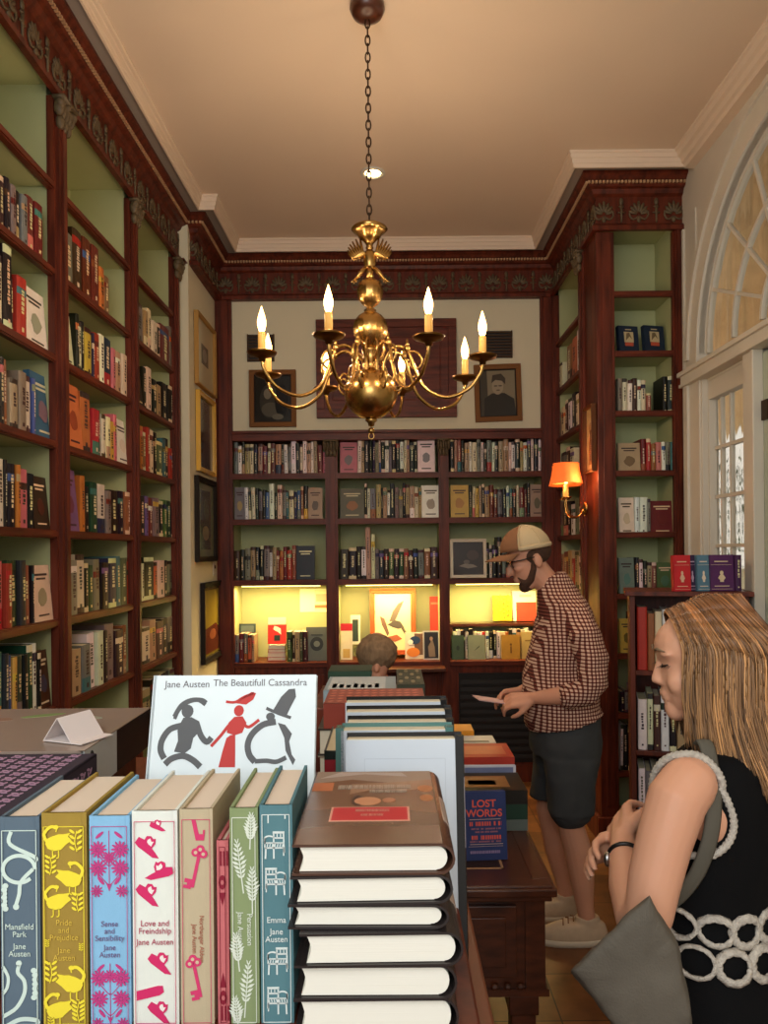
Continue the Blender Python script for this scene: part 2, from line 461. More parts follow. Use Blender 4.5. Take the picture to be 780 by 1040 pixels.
dr = thing('door_1', 'pale green-grey panelled door in the white frame', 'door', (0,0,0), kind='structure'); del dr['category']
m = MB().use('white_paint'); m.box(XW-.04, XW+.12, 3.46, 3.56, 0, 2.62); m.box(XW-.05, XW, 3.44, 3.47, 0, 2.62); m.box(XW-.04, XW+.12, 2.30, 2.40, 0, 2.62); m.build('door_frame', dr, bevel=.004)
m = MB().use('door_paint'); m.box(XW+.0, XW+.05, 2.40, 3.46, 0.01, 2.60)
for z0, z1 in ((.15,.9),(1.05,2.45)): m.box(XW-.008, XW, 2.52, 3.32, z0, z1)
m.build('door_leaf', dr, bevel=.004)
for z in (2.33, 1.3, .3):
    m = MB().use('iron'); m.box(XW-.012, XW+.0, 3.385, 3.455, z-.045, z+.045); m.tube([(XW-.012,3.455,z-.05),(XW-.012,3.455,z+.05)], .008); m.build('hinge', dr)

# porch outside the glass
m = MB().use('porch_wall'); m.box(3.4, 3.5, 1.0, 18.0, 0, 1.5); struct(m, 'wall_porch')
m = MB().use('porch_ceiling'); m.box(1.84, 3.6, 0.5, 18.0, 4.0, 4.1); m.box(3.4, 3.5, 0.5, 18.0, 2.9, 4.0); struct(m, 'ceiling')
for y in (5.1, 6.6):
    m = MB().use('porch_wall'); m.lathe([(.14,0),(.14,.12),(.10,.16),(.095,3.1),(.14,3.2),(.15,3.3)], 16); tag(m.build('trim_column', loc=(3.45,y,0)), kind='structure')
g = random.Random(5)
hd = MB().use('foliage', smooth=False)
for k in range(900):
    c = Vector((4.6+max(-.7,g.gauss(0,.35)), g.uniform(3.5,13), g.uniform(0,2.9))); a = g.uniform(0,6.28)
    d = Vector((cos(a)*.1, sin(a)*.12, g.uniform(-.08,.1))); e = Vector((-sin(a)*.06, cos(a)*.06, g.uniform(-.05,.05)))
    hd.add([c-d, c+e, c+d, c-e], [(0,1,2,3)])
tag(hd.build('hedge'), 'green hedge seen dimly through the sidelight glass', 'hedge', kind='stuff')

# ------------------------------------------------------------------ cornice swept round the room
PATH = [(-1.345,-2.15), (-1.345,4.84), (-1.25,4.84), (-1.25,5.5), (1.215,5.5), (1.215,4.37), (1.72,4.37)]
def offset_path(d):
    out = []
    P = [Vector(p) for p in PATH]
    def nrm(a, b):
        t = (b-a).normalized(); return Vector((t.y, -t.x))
    for i, p in enumerate(P):
        if i == 0: q = p+nrm(P[0],P[1])*d
        elif i == len(P)-1: q = p+nrm(P[-2],P[-1])*d
        else:
            n1 = nrm(P[i-1],P[i]); n2 = nrm(P[i],P[i+1]); q = p+(n1+n2)*d
        out.append(q)
    return out
def sweep(mb, prof):
    L = [offset_path(d) for d, z in prof]; n = len(PATH)
    for j in range(len(prof)-1):
        vs = [(L[j][i].x, L[j][i].y, prof[j][1]) for i in range(n)]+[(L[j+1][i].x, L[j+1][i].y, prof[j+1][1]) for i in range(n)]
        mb.add(vs, [(i, i+1, n+i+1, n+i) for i in range(n-1)])
def orn_palmette(mb, T, s=1.0):
    mb.T = T
    for a in (-1.25,-.8,-.4,0,.4,.8,1.25):
        L = .055*s*(1-.18*abs(a)); d = Vector((sin(a), 0, cos(a)))
        rot = Matrix.Rotation(a, 3, 'Y')
        mb.ell(Vector((0,0,-.02*s))+d*L*.75, (.009*s,.007,L*.55), 6, 5, rot)
    for sg in (-1, 1):
        mb.tube(bez([(0,0,-.03*s),(sg*.03*s,0,-.045*s),(sg*.048*s,0,-.02*s),(sg*.036*s,0,.0),(sg*.028*s,0,-.014*s)],3), .005*s, 5)
    mb.ell((0,0,-.045*s), (.012*s,.008,.016*s), 6, 5); mb.T = None
def orn_torch(mb, T, s=1.0):
    mb.T = T
    mb.tube([(0,0,-.06*s),(0,0,.03*s)], [.004*s,.008*s], 6); mb.ell((0,0,.045*s), (.012*s,.008,.02*s), 6, 5); mb.ell((0,0,.02*s), (.016*s,.008,.006*s), 6, 4)
    mb.tube([(-.018*s,0,-.01*s),(.018*s,0,-.01*s)], .004*s, 5); mb.T = None
m = MB().use('mahogany')
sweep(m, [(0,3.555),(.028,3.555),(.028,3.58),(.014,3.595),(0,3.60),(0,3.755),(.02,3.768),(.03,3.79),(.05,3.796),(.058,3.806)])
sweep(m, [(.058,3.822),(.07,3.828),(.082,3.842),(.095,3.850),(.095,3.866),(.03,3.866)])
sweep(m, [(.058,3.806),(.058,3.822)])
# dark underside of the frieze over the niches
m.use('green'); m.box(-1.679,-1.375,YB,4.779,3.60,3.62); m.use('mahogany')
m.box(-1.345,-1.25,4.84,5.5,3.553,3.556); m.box(-1.3445,-1.282,4.70,4.842,3.552,3.556); m.box(-1.25,1.215,5.5,5.6,3.555,3.56); m.use('green'); m.box(1.245,1.72,4.40,5.5,3.60,3.62); m.use('mahogany')
m.use('carving', smooth=True)
LP = offset_path(.004)
segs = [(LP[i], LP[i+1]) for i in range(len(LP)-1)]
for (a, b) in segs:
    t = (b-a); Ln = t.length
    if Ln < .08: continue
    if a.y < 0: a2 = a+t.normalized()*(2.0-a.y); Ln -= (2.0-a.y); a = a2
    t = t.normalized(); nn = Vector((t.y,-t.x)); k = 0
    cnt = max(1, int(Ln/.098)); stp = Ln/cnt; k = 0
    for i in range(cnt):
        p = a+t*(stp*(i+.5))
        ang = atan2(-nn.x, nn.y)+pi
        T = Matrix.Translation((p.x, p.y, 3.675)) @ Matrix.Rotation(ang, 4, 'Z')
        (orn_palmette if i % 2 == 0 else orn_torch)(m, T, 1.15)
m.use('gilt_bead', smooth=False)
LB = offset_path(.066)
for i in range(len(LB)-1):
    a, b = LB[i], LB[i+1]; t = b-a; Ln = t.length
    if a.y < 0: a = a+t.normalized()*(1.9-a.y); Ln = (b-a).length
    t = t.normalized(); n = max(1, int(Ln/.021))
    for k in range(n):
        p = a+t*(Ln*(k+.5)/n)
        m.box(p.x-.0062, p.x+.0062, p.y-.0062, p.y+.0062, 3.807, 3.821)
struct(m, 'trim_1')
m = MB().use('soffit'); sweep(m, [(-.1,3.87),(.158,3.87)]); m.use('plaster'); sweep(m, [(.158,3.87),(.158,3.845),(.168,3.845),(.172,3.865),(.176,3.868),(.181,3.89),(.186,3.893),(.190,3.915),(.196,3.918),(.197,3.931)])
# crown along the window wall
pr = [(.0,3.83),(.05,3.835),(.055,3.855),(.07,3.862),(.078,3.885),(.095,3.893),(.103,3.915),(.115,3.92),(.117,3.931)]
for j in range(len(pr)-1):
    m.add([(XW-pr[j][0],YB,pr[j][1]),(XW-pr[j][0],4.2,pr[j][1]),(XW-pr[j+1][0],4.2,pr[j+1][1]),(XW-pr[j+1][0],YB,pr[j+1][1])], [(0,1,2,3)])
struct(m, 'trim_2')

# ------------------------------------------------------------------ bookcases
SZ = [3.21, 2.86, 2.51, 2.16, 1.80, 1.44, 1.09, .74, .40]
def capital(parent, x, z, w):
    m = MB().use('carving', smooth=True)
    m.box(x-w*.62, x+w*.62, -.05, 0.0, z-.012, z)
    for k in range(-2, 3):
        m.ell((x+k*w*.24, -.022, z-.045), (w*.14,.022,.035), 8, 6)
    for k in (-1, 0, 1):
        m.ell((x+k*w*.3, -.018, z-.095), (w*.17,.018,.03), 8, 6)
    for sg in (-1, 1):
        m.ell((x+sg*w*.5, -.03, z-.03), (w*.17,.02,.02), 8, 6)
    m.ell((x, -.03, z-.02), (w*.14,.02,.018), 8, 6)
    return m.build('capital', parent)
def pilaster(parent, x0, x1, z0, z1, cap=None, d=.33):
    m = MB().use('mahogany'); w = x1-x0
    m.box(x0, x1, -.0, .03, z0, z1)
    m.box(x0+w*.16, x1-w*.16, -.014, 0, z0, z1); m.box(x0+w*.36, x1-w*.36, -.022, -.013, z0+.02, z1)
    m.use('green'); m.box(x0+.004, x1-.004, .03, d, z0, z1+.045)
    p = m.build('pilaster', parent)
    if cap: capital(parent, (x0+x1)/2, cap, w)
    return p
def bookcase(label, loc, rotz, bays, pils, shelves, z0, z1, depth=.31, caps=True, edge='mahogany_h', cols=None):
    t = thing('bookcase', label, 'bookcase', loc, rotz)
    xa = min([b[0] for b in bays]+[p[0] for p in pils]); xb = max([b[1] for b in bays]+[p[1] for p in pils])
    m = MB().use('green'); m.box(xa, xb, depth, depth+.02, z0, z1+.045); m.build('back_panel', t)
    for p in pils: pilaster(t, p[0], p[1], z0, z1, z1-.002 if caps else None, depth)
    for b in bays:
        for z in shelves:
            m = MB().use(edge); m.box(b[0], b[1], .006, .03, z-.034, z); m.box(b[0], b[1], 0, .01, z-.028, z-.006)
            m.use('green'); m.box(b[0], b[1], .03, depth, z-.024, z-.004)
            m.build('shelf', t)
        m = MB().use('mahogany'); m.box(b[0], b[1], 0, .03, 0.0, .13); m.box(b[0], b[1], -.01, .02, 0.0, .10); m.build('plinth', t)
    return t
bookcase('tall mahogany bookcase with green lining along the left wall', (-1.345,0,0), pi/2,
         [(1.35,2.13),(2.24,3.02),(3.13,3.90),(4.00,4.68)], [(1.24,1.35),(2.13,2.24),(3.02,3.13),(3.90,4.00),(4.68,4.778)], SZ, .1, 3.555)
bookcase('narrow tall mahogany bookcase facing the room beside the window wall', (0,4.37,0), 0,
         [(1.32,1.66)], [(1.66,1.718)], SZ, .1, 3.555, caps=False, depth=.30)
rb = bookcase('mahogany side bookcase behind the wall lamp in the back right corner', (1.215,0,0), -pi/2,
         [(-5.46,-4.76)], [(-5.49,-5.46)], SZ, .1, 3.555, caps=False, depth=.30)
# corner post between the two right-hand cases
t = thing('corner_post', 'broad mahogany corner post between the two right-hand bookcases', 'post', (0,0,0))
m = MB().use('mahogany')
m.box(1.215, 1.32, 4.37, 4.40, 0, 3.555); m.box(1.215, 1.245, 4.401, 4.76, 0, 3.555)
m.box(1.245, 1.30, 4.360, 4.3695, .2, 3.5); m.build('post', t, bevel=.004)
m = MB().use('mahogany'); m.box(1.200, 1.216, 4.64, 4.74, .15, 3.555); m.box(1.193, 1.201, 4.67, 4.71, .15, 3.5); m.build('pilaster', t)
m = MB().use('mahogany'); m.box(1.19, 1.34, 4.345, 4.369, 0, .14); m.box(1.19, 1.214, 4.370, 4.76, 0, .14); m.box(1.34, 1.71, 4.350, 4.369, 0, .12); m.build('plinth', t, bevel=.004)
cp = capital(t, 0, 3.553, .11); cp.location = (1.205, 4.69, 0); cp.rotation_euler = (0,0,-pi/2)

# back wall: built-in with three bays over a counter
BX = [(-1.158,-.478), (-.387,.355), (.43,1.114)]
PX = [(-1.278,-1.158), (-.478,-.387), (.355,.43), (1.114,1.213)]
t = thing('bookcase', 'wide mahogany bookcase with lit display counter across the back wall', 'bookcase', (0,5.5,0))
BACK = t
m = MB().use('green'); m.box(-1.278, 1.213, .315, .333, .1, 2.59); m.build('back_panel', t)
for i, p in enumerate(PX):
    m = MB().use('mahogany'); w = p[1]-p[0]
    top = 3.554 if i in (0, 3) else 2.52
    m.box(p[0], p[1], 0, .03, 0, top); m.box(p[0]+w*.2, p[1]-w*.2, -.014, 0, .1, top)
    m.use('green'); m.box(p[0]+.004, p[1]-.004, .03, .315, .1, 2.52)
    m.build('pilaster', t)
    if i in (1, 2): capital(t, (p[0]+p[1])/2, 2.52, w)
m = MB().use('mahogany_h'); m.box(-1.158, 1.114, -.012, .32, 2.52, 2.592); m.box(-1.158, 1.114, -.03, 0, 2.57, 2.592); m.build('top_rail', t, bevel=.003)
for b in BX:
    for z in (2.282, 1.946, 1.497):
        m = MB().use('mahogany_h'); m.box(b[0], b[1], .002, .028, z-.042, z); m.use('green'); m.box(b[0], b[1], .028, .315, z-.026, z-.004); m.build('shelf', t)
    m = MB().use('mahogany_h'); m.box(b[0], b[1], -.012, .315, .855, .89); m.build('counter', t, bevel=.002)
    m = MB().use('tube_light', smooth=True); m.tube([(b[0]+.05,.050,1.455),(b[1]-.05,.050,1.455)], .009, 8); m.build('light_tube', t)
for i, b in enumerate(BX):
    m = MB().use('mahogany'); m.box(b[0], b[1], .012, .03, .10, .855)
    if i < 2:
        mx = (b[0]+b[1])/2
        for x0, x1 in ((b[0]+.02, mx-.01), (mx+.01, b[1]-.02)):
            m.box(x0, x1, -.0, .014, .14, .80)
        m.build('cupboard_door', t, bevel=.004)
    else:
        m.build('base_panel', t)
        m = MB().use('slate')
        for k in range(11): m.box(b[0]+.07, b[1]-.07, -.004, .02, .17+.055*k, .17+.055*k+.03)
        m.use('black_plastic'); m.box(b[0]+.06, b[1]-.06, .006, .013, .14, .80); m.build('vent_grille', t)
m = MB().use('mahogany'); m.box(-1.278, 1.213, -.012, .02, 0, .12); m.build('plinth', t)
m = MB().use('desk_wood'); m.box(-.10, .385, -.16, .0, .835, .86); m.build('writing_slide', t, bevel=.003)
m = MB().use('brass', smooth=True); m.ell((.16,-.165,.846), .012, 10, 8); m.build('knob', t)

# wood panel, air vents and framed photographs above the back bookcase
def frame(name, label, cat, loc, rot, w, h, fw, matn, fc, art, inner=None, depth=.025, group=None, glass='photo_glass'):
    t = thing(name, label, cat, loc, rot=rot, group=group)
    m = MB().use(matn, fc)
    for x0,x1,z0,z1 in ((-w/2,w/2,h/2-fw,h/2),(-w/2,w/2,-h/2,-h/2+fw),(-w/2,-w/2+fw,-h/2+fw,h/2-fw),(w/2-fw,w/2,-h/2+fw,h/2-fw)):
        m.box(x0,x1,-depth,0,z0,z1)
    e = fw*.3
    for x0,x1,z0,z1 in ((-w/2,w/2,h/2-e,h/2),(-w/2,w/2,-h/2,-h/2+e),(-w/2,-w/2+e,-h/2+e,h/2-e),(w/2-e,w/2,-h/2+e,h/2-e)):
        m.box(x0,x1,-depth-.006,-depth,z0,z1)
    if inner:
        m.use('ink', inner); q = fw*.8
        for x0,x1,z0,z1 in ((-w/2+q,w/2-q,h/2-fw-.008,h/2-fw),(-w/2+q,w/2-q,-h/2+fw,-h/2+fw+.008),(-w/2+fw,-w/2+fw+.008,-h/2+fw,h/2-fw),(w/2-fw-.008,w/2-fw,-h/2+fw,h/2-fw)):
            m.box(x0,x1,-depth*.75,0,z0,z1)
    m.build('picture_frame', t, bevel=.002)
    m = MB(); W2, H2 = w/2-fw*.9, h/2-fw*.9
    m.use(glass, art[0]); m.box(-W2, W2, -.008, -.002, -H2, H2)
    d = -.008
    for it in art[1:]:
        m.use(glass, it[0]); d -= .0004
        m.prism([(x*W2, z*H2) for x, z in it[1]], d, -.007, 'y')
    m.build('picture', t)
    return t
def oval(cx, cz, rx, rz, n=18): return [(cx+rx*cos(2*pi*k/n), cz+rz*sin(2*pi*k/n)) for k in range(n)]
t = thing('wall_panel', 'plain mahogany panel with moulded border above the back bookcase', 'panel', (-.02,5.53,3.045))
m = MB().use('mahogany_h'); m.box(-.515,.515,-.03,0,-.36,.36); m.build('panel_field', t)
m = MB().use('mahogany_h')
for x0,x1,z0,z1 in ((-.515,.515,.30,.36),(-.515,.515,-.36,-.30),(-.515,-.455,-.30,.30),(.455,.515,-.30,.30)): m.box(x0,x1,-.05,-.03,z0,z1)
for x0,x1,z0,z1 in ((-.40,.40,.225,.235),(-.40,.40,-.235,-.225),(-.40,-.39,-.225,.225),(.39,.40,-.225,.225)): m.box(x0,x1,-.036,-.03,z0,z1)
m.build('panel_border', t, bevel=.006)
def vent(x, z, w, h, label):
    t = thing('air_vent', label, 'vent', (x,5.53,z), group='air vents high on the back wall')
    m = MB().use('slate'); m.box(-w/2,w/2,-.006,0,-h/2,h/2); m.build('backing', t)
    m = MB().use('iron')
    for k in range(9): z0 = -h/2+h*(k+.2)/9; m.box(-w/2,w/2,-.018,-.006,z0,z0+h*.055)
    for x0 in (-w/2, w/2-.008): m.box(x0,x0+.008,-.02,0,-h/2,h/2)
    m.build('slat', t)
vent(-.945, 3.21, .20, .20, 'dark slatted air vent above the left framed photograph'); vent(.81, 3.22, .20, .20, 'dark slatted air vent above the framed photograph of a man')
frame('framed_photograph', 'framed dark photograph of a seated figure, left of the chandelier', 'picture', (-.86,5.53,2.835), (0,0,0), .345, .42, .035, 'paper', (120,78,40),
      [(40,38,34),((58,56,50),oval(-.2,-.1,.5,.7)),((120,112,96),oval(-.28,.2,.2,.22)),((84,80,70),oval(-.1,-.45,.5,.3)),((28,26,24),oval(.45,-.1,.35,.7)),((100,96,84),oval(.25,-.75,.3,.12))], inner=(30,20,12))
frame('framed_photograph', 'framed photograph of a man in a dark coat, right of the chandelier', 'picture', (.80,5.53,2.86), (0,R(-1.5),0), .345, .42, .035, 'paper', (124,82,44),
      [(128,118,96),((60,56,48),[(-1,-1),(-1,1),(-.55,1),(-.5,-1)]),((34,32,30),[(-.75,-1),(-.7,-.2),(-.3,.0),(.35,.0),(.85,-.25),(.95,-1)]),((150,138,116),oval(.0,.28,.3,.34)),((60,52,44),[(-.32,.42),(-.25,.75),(.2,.8),(.42,.6),(.4,.35),(.25,.5),(-.1,.55)]),((84,76,64),oval(-.1,.3,.1,.03)),((84,76,64),oval(.14,.3,.1,.03)),((96,82,68),oval(.02,.12,.1,.03))], inner=(30,20,12))
# pictures on the short left wall return (facing +X)
LR = (0,0,pi/2)
def lpic(px0, px1, ytop, ybot, label, fw, fc, art, matn='paper', inner=None, glass='photo_glass', x=-1.276):
    ya = -x*F/(HX-px0); yb = -x*F/(HX-px1); yc = (ya+yb)/2; pm = (px0+px1)/2
    s = F/yc; z1 = EYE+(HY-ytop)/s; z0 = EYE+(HY-ybot)/s
    return frame('framed_picture', label, 'picture', (x, yc, (z0+z1)/2+.01), LR, yb-ya, z1-z0, fw, matn, fc, art, inner, glass=glass)
lpic(199, 217.5, 326, 397, 'pale mounted engraving in thin gilt frame, topmost on the short left wall', .018, (170,130,70), [(196,184,150),((120,116,100),[(-.4,-.3),(-.4,.3),(.4,.3),(.4,-.3)]),((150,146,130),oval(0,0,.25,.2))])
lpic(200, 216.5, 402, 481, 'gilt-framed glass picture, second from top on the short left wall', .03, (214,168,70), [(70,62,50),((96,90,76),[(-1,.1),(-1,1),(1,1),(1,.1)]),((44,36,28),[(-.7,-1),(-.7,-.2),(.7,-.2),(.7,-1)])], 'gloss')
lpic(198, 217, 486, 570, 'black-framed picture of grey green shapes, third on the short left wall', .035, (34,26,20), [(120,124,100),((64,70,58),[(-.6,-.8),(-.6,.8),(.6,.8),(.6,-.8)]),((130,120,90),oval(0,-.35,.4,.2)),((90,100,80),oval(.1,.3,.3,.3))])
lpic(203, 226, 590, 668, 'black-framed glazed picture low on the short left wall', .035, (26,18,14), [(120,104,40),((150,132,50),[(-.8,-.2),(-.8,.9),(.8,.9),(.8,-.2)]),((96,50,34),[(-.8,-.9),(-.8,-.2),(.2,-.1),(.8,-.4),(.8,-.9)]),((150,90,60),oval(-.1,-.4,.3,.15))])
m = MB().use('white_paint'); m.box(-.035,.035,-.006,0,-.06,.06); m.use('iron'); m.box(-.006,.006,-.014,-.006,-.012,.012)
single(m, 'light_switch', 'small white light switch on the short left wall', 'switch', (-1.278, 5.40, 1.60), LR)
t = frame('framed_picture', 'narrow framed print hung on the side of the mahogany corner post', 'picture', (1.213, 4.49, 2.36), (0,0,-pi/2), .20, .40, .014, 'paper', (96,56,28),
      [(200,168,118),((150,110,66),[(-.5,-.8),(-.5,-.1),(-.1,.1),(.3,-.1),(.5,-.8)]),((170,130,84),oval(0,.35,.4,.2)),((120,70,40),[(-.1,-.7),(-.1,.3),(.1,.3),(.1,-.7)])])
# ------------------------------------------------------------------ shelf books
CC = dict(k=((24,22,22),'black'), n=((34,38,66),'navy'), b=((56,88,146),'blue'), g=((38,62,46),'dark green'), l=((124,148,112),'light green'),
          t=((178,148,108),'tan'), c=((222,208,178),'cream'), w=((234,230,222),'white'), r=((176,44,38),'red'), R=((108,30,24),'maroon'),
          o=((204,104,46),'orange'), y=((214,176,70),'yellow'), p=((206,112,110),'pink'), u=((112,92,140),'purple'), s=((122,118,112),'grey'),
          d=((66,42,32),'dark brown'), e=((64,116,114),'teal'), m=((146,84,52),'brown'), G=((84,96,60),'olive'))
ORD = ['', 'first','second','third','fourth','fifth','sixth','seventh','eighth','ninth','tenth','eleventh','twelfth','thirteenth','fourteenth','fifteenth',
       'sixteenth','seventeenth','eighteenth','nineteenth','twentieth','twenty-first','twenty-second','twenty-third','twenty-fourth','twenty-fifth','twenty-sixth','twenty-seventh','twenty-eighth','twenty-ninth','thirtieth']
def jit(c, a=10): return tuple(max(3, min(250, int(x+rng.uniform(-a,a)))) for x in c)
def contrast(c):
    return jit((225,210,170) if sum(c) < 330 else (60,44,40), 14)
def book_mb(th, h, dp, col, fancy=True):
    m = MB(); m.use('book', col); b = min(.0025, th*.16); ov = .003
    m.box(-th/2, -th/2+b, 0.002, dp, 0, h); m.box(th/2-b, th/2, 0.002, dp, 0, h)
    # rounded spine in vertical bands
    bands = [(0, h, col)]
    if fancy:
        k = rng.random(); c2 = contrast(col)
        if k < .35: q = h*rng.uniform(.62,.78); bands = [(0,q,col),(q,q+h*.12,jit(rng.choice(list(CC.values()))[0])),(q+h*.12,h,col)]
        elif k < .55: bands = [(0,h*.1,c2),(h*.1,h*.9,col),(h*.9,h,c2)]
        elif k < .7: q = h*.3; bands = [(0,q,jit(rng.choice(list(CC.values()))[0])),(q,h,col)]
    r = min(.006, th*.28); n = 4
    for z0, z1, c in bands:
        m.use('book', c)
        vs = []; 
        for z in (z0, z1):
            for i in range(n+1):
                a = -pi/2+pi*i/n; vs.append((th/2*sin(a), .002-r*cos(a), z))
        m.add(vs, [(i, i+1, n+2+i, n+1+i) for i in range(n)])
    m.use('book', col); m.add([(th/2*sin(-pi/2+pi*i/n), .002-r*cos(-pi/2+pi*i/n), h) for i in range(n+1)], [tuple(range(n+1))])
    if fancy and th > .012:
        c2 = contrast(col); m.use('book', c2); y = .002-r-.0004
        w = th*.17; z = h*rng.uniform(.30,.45); top = h*rng.uniform(.72,.88); zz = z
        while zz < top:
            L = rng.uniform(.008,.02)
            m.box(-w*rng.uniform(.5,1), w*rng.uniform(.5,1), y, y+.002, zz, min(zz+L*.7, top)); zz += L
        m.box(-w*.6, w*.6, y, y+.002, h*.08, h*.08+w*1.3)
    m.use('book', jit((214,200,170),8)); m.box(-th/2+b, th/2-b, 0.002, dp-.004, ov, h-ov)
    return m
def face_mb(w, h, th, col, art=(), spine=None):
    m = MB(); m.use('book', col); m.box(-w/2, w/2, 0, .0025, 0, h); m.use('book', spine or col); m.box(-w/2-.001, -w/2+.003, 0, th, 0, h); m.use('book', col); m.box(-w/2, w/2, th-.0025, th, 0, h)
    m.use('book', (224,212,186)); m.box(-w/2+.003, w/2-.004, .0025, th-.0025, .003, h-.003)
    d = 0
    for c, pts in art:
        d -= .0005; m.use('book', c); m.prism([(x*w/2, (z*.5+.5)*h) for x, z in pts], d, .001, 'y')
    return m
def rc(x0, x1, z0, z1): return [(x0,z0),(x1,z0),(x1,z1),(x0,z1)]
REC = []       # shelf books: (area in photo, mesh, matrix, label, group)
def shelf_row(kind, x0, z, toks, place, nth, group, zc=None, dpt=.17, hs=(.19,.255), ypix=None):
    """kind: L / S (side wall) / B (faces the camera); widths in photo pixels; returns nothing"""
    px = x0; idx = 0
    v = (EYE-z)*150
    if ypix is not None: v = ypix-HY
    for tk in toks.split():
        face = tk.startswith('F'); flat = tk.startswith('_')
        if flat: px += float(tk[1:]); continue
        if face: tk = tk[1:]
        code = tk[-1]; num = tk[:-1]; hh = None
        if ':' in num: num, hs_ = num.split(':'); hh = float(hs_)/100
        wpx = float(num)
        a, b = px, px+wpx; px = b; idx += 1
        ua, ub = a-HX-ROLL*v, b-HX-ROLL*v
        cg = sum(CC[code][0])/3; col = jit([c_*.86+cg*.14 for c_ in CC[code][0]], 12); nm = CC[code][1]
        h = hh if hh else rng.uniform(*hs)
        if kind == 'L':
            ya, yb = -1.37*F/ua, -1.37*F/ub; th = yb-ya; c = (ya+yb)/2; base = Vector((-1.37+rng.uniform(-.008,.008), c, z)); rz = pi/2; sc = F/c; area = abs(ub-ua)*h*sc
        elif kind == 'S':
            ya, yb = 1.245*F/ua, 1.245*F/ub; th = ya-yb; c = (ya+yb)/2; base = Vector((1.245, c, z)); rz = -pi/2; area = abs(ub-ua)*h*F/c
        else:
            Yd = kind; sc = F/Yd; th = (ub-ua)/sc; base = Vector(((ua+ub)/2/sc, Yd, z)); rz = 0; area = abs(ub-ua)*h*sc
        if kind not in ('L','S'): base.y += rng.uniform(0,.012)
        if face:
            art = []
            k = rng.random(); c2 = contrast(col); c3 = tuple((p_+q_)//2 for p_, q_ in zip(col, jit(rng.choice(list(CC.values()))[0])))
            art.append((c2, rc(-.7,.7,.62,.70))); art.append((c2, rc(-.5,.5,.48,.55)))
            art.append((c3, [(.55*cos(q*pi/6)*rng.uniform(.7,1), -.15+.38*sin(q*pi/6)*rng.uniform(.7,1)) for q in range(12)]))
            art.append((c2, rc(-.55,.55,-.82,-.76)))
            mb = face_mb(max(th-.004,.02), h, .024, col, art)
            lab = f"{nm} face-out book, {ORD[idx]} from the left, {nth}, {place}"
            Mx = Matrix.Translation(base) @ Matrix.Rotation(rz,4,'Z') @ Matrix.Rotation(R(-5),4,'X')
        else:
            mb = book_mb(max(th-.0015,.006), h, min(dpt, .13+h*.12), col)
            lab = f"{nm} book, {ORD[idx]} from the left, {nth}, {place}"
            Mx = Matrix.Translation(base) @ Matrix.Rotation(rz,4,'Z') @ Matrix.Rotation(R(rng.choice([0,0,0,0,1.0,-1.0])),4,'Y')
        REC.append([area, mb, Mx, lab, group])
NB, MBY, FB = 'nearest left bay', 'middle left bay', 'farthest left bay'
GL = 'books on the left wall bookcase'
def L(x0, ci, toks, place, **k):
    z = SZ[ci]
    yp = HY-(z+.1-EYE)*F/(1.37*F/(HX-x0-20))
    nth = ['top shelf','second shelf','third shelf','fourth shelf','fifth shelf','sixth shelf','seventh shelf','eighth shelf','ninth shelf'][ci]
    shelf_row('L', x0, z, toks, place, nth, GL, ypix=yp, **k)
L(0, 1, '6:19d 5:20k 5:19s 5:19k 6:19s 7:21R 8:21R', NB)
L(-2, 2, '5:25c 9:30k 3:20R 10:22r 4:22c F22:23w', NB)
L(-2, 3, '6:24k 5:24m 8:18t 8:22s 8:22c 3:22b F20:26b', NB)
L(-2, 4, '7:24c 3:24k 7:23k 4:23o 9:22p 8:21k F16:21d', NB)
L(-2, 5, '6:24p 6:23r 9:24g 6:24g 7:22m 2:22k F19:22c', NB)
L(-2, 6, '5:27e 5:26n 4:25b 4:24y 6:24g 5:24k 6:27g 5:27w 3:23k F14:23d', NB)
L(66, 1, '9:22s 9:27d 8:27R 7:27R 5:20o 5:18m', MBY)
L(66, 2, 'F11:23c 3k 4c 3k 7:22y 2n 5r 5w 8:24n 4p 5t 5c', MBY)
L(67, 3, 'F16:28o 10:27o 7r 3k 4c 4c 5y 3p F13:23w', MBY)
L(68, 4, 'F14:27u 5:25o 5k 7g 8:23c 5s 9k 5:22k 7:22m', MBY)
L(70, 5, '8s 9:26c 4k 5g 6s 7:22k 8:24n 5e 7:24G 7:22r', MBY)
L(71, 6, '11:20t 9s 7:25w 6:25c 4k 9:27s 8:23d 4m', MBY)
L(70, 7, '7:20R 8G 8k 9t', MBY)
L(139, 1, '7:22s 4t 4c 5c 3k 9:22R 3s', FB)
L(140, 2, 'F5:23k 4k 5c 5k 5t 6k 7k', FB)
L(141, 3, '4o 3m 3r 4c 3k 6G 4e 4k 4r 3s', FB)
L(142, 4, '6k 3u 4R 6s 5k 4G 4g 4k', FB)
L(143, 5, '3c 10:24k 4:21o 7:22c 4k 6s', FB)
L(144, 6, '8:20c 6t 7d 6k 5s 3c', FB)
L(145, 7, '8t 5k 6c 8k 5s', FB)
for r_, (px, w_) in enumerate(()): pass

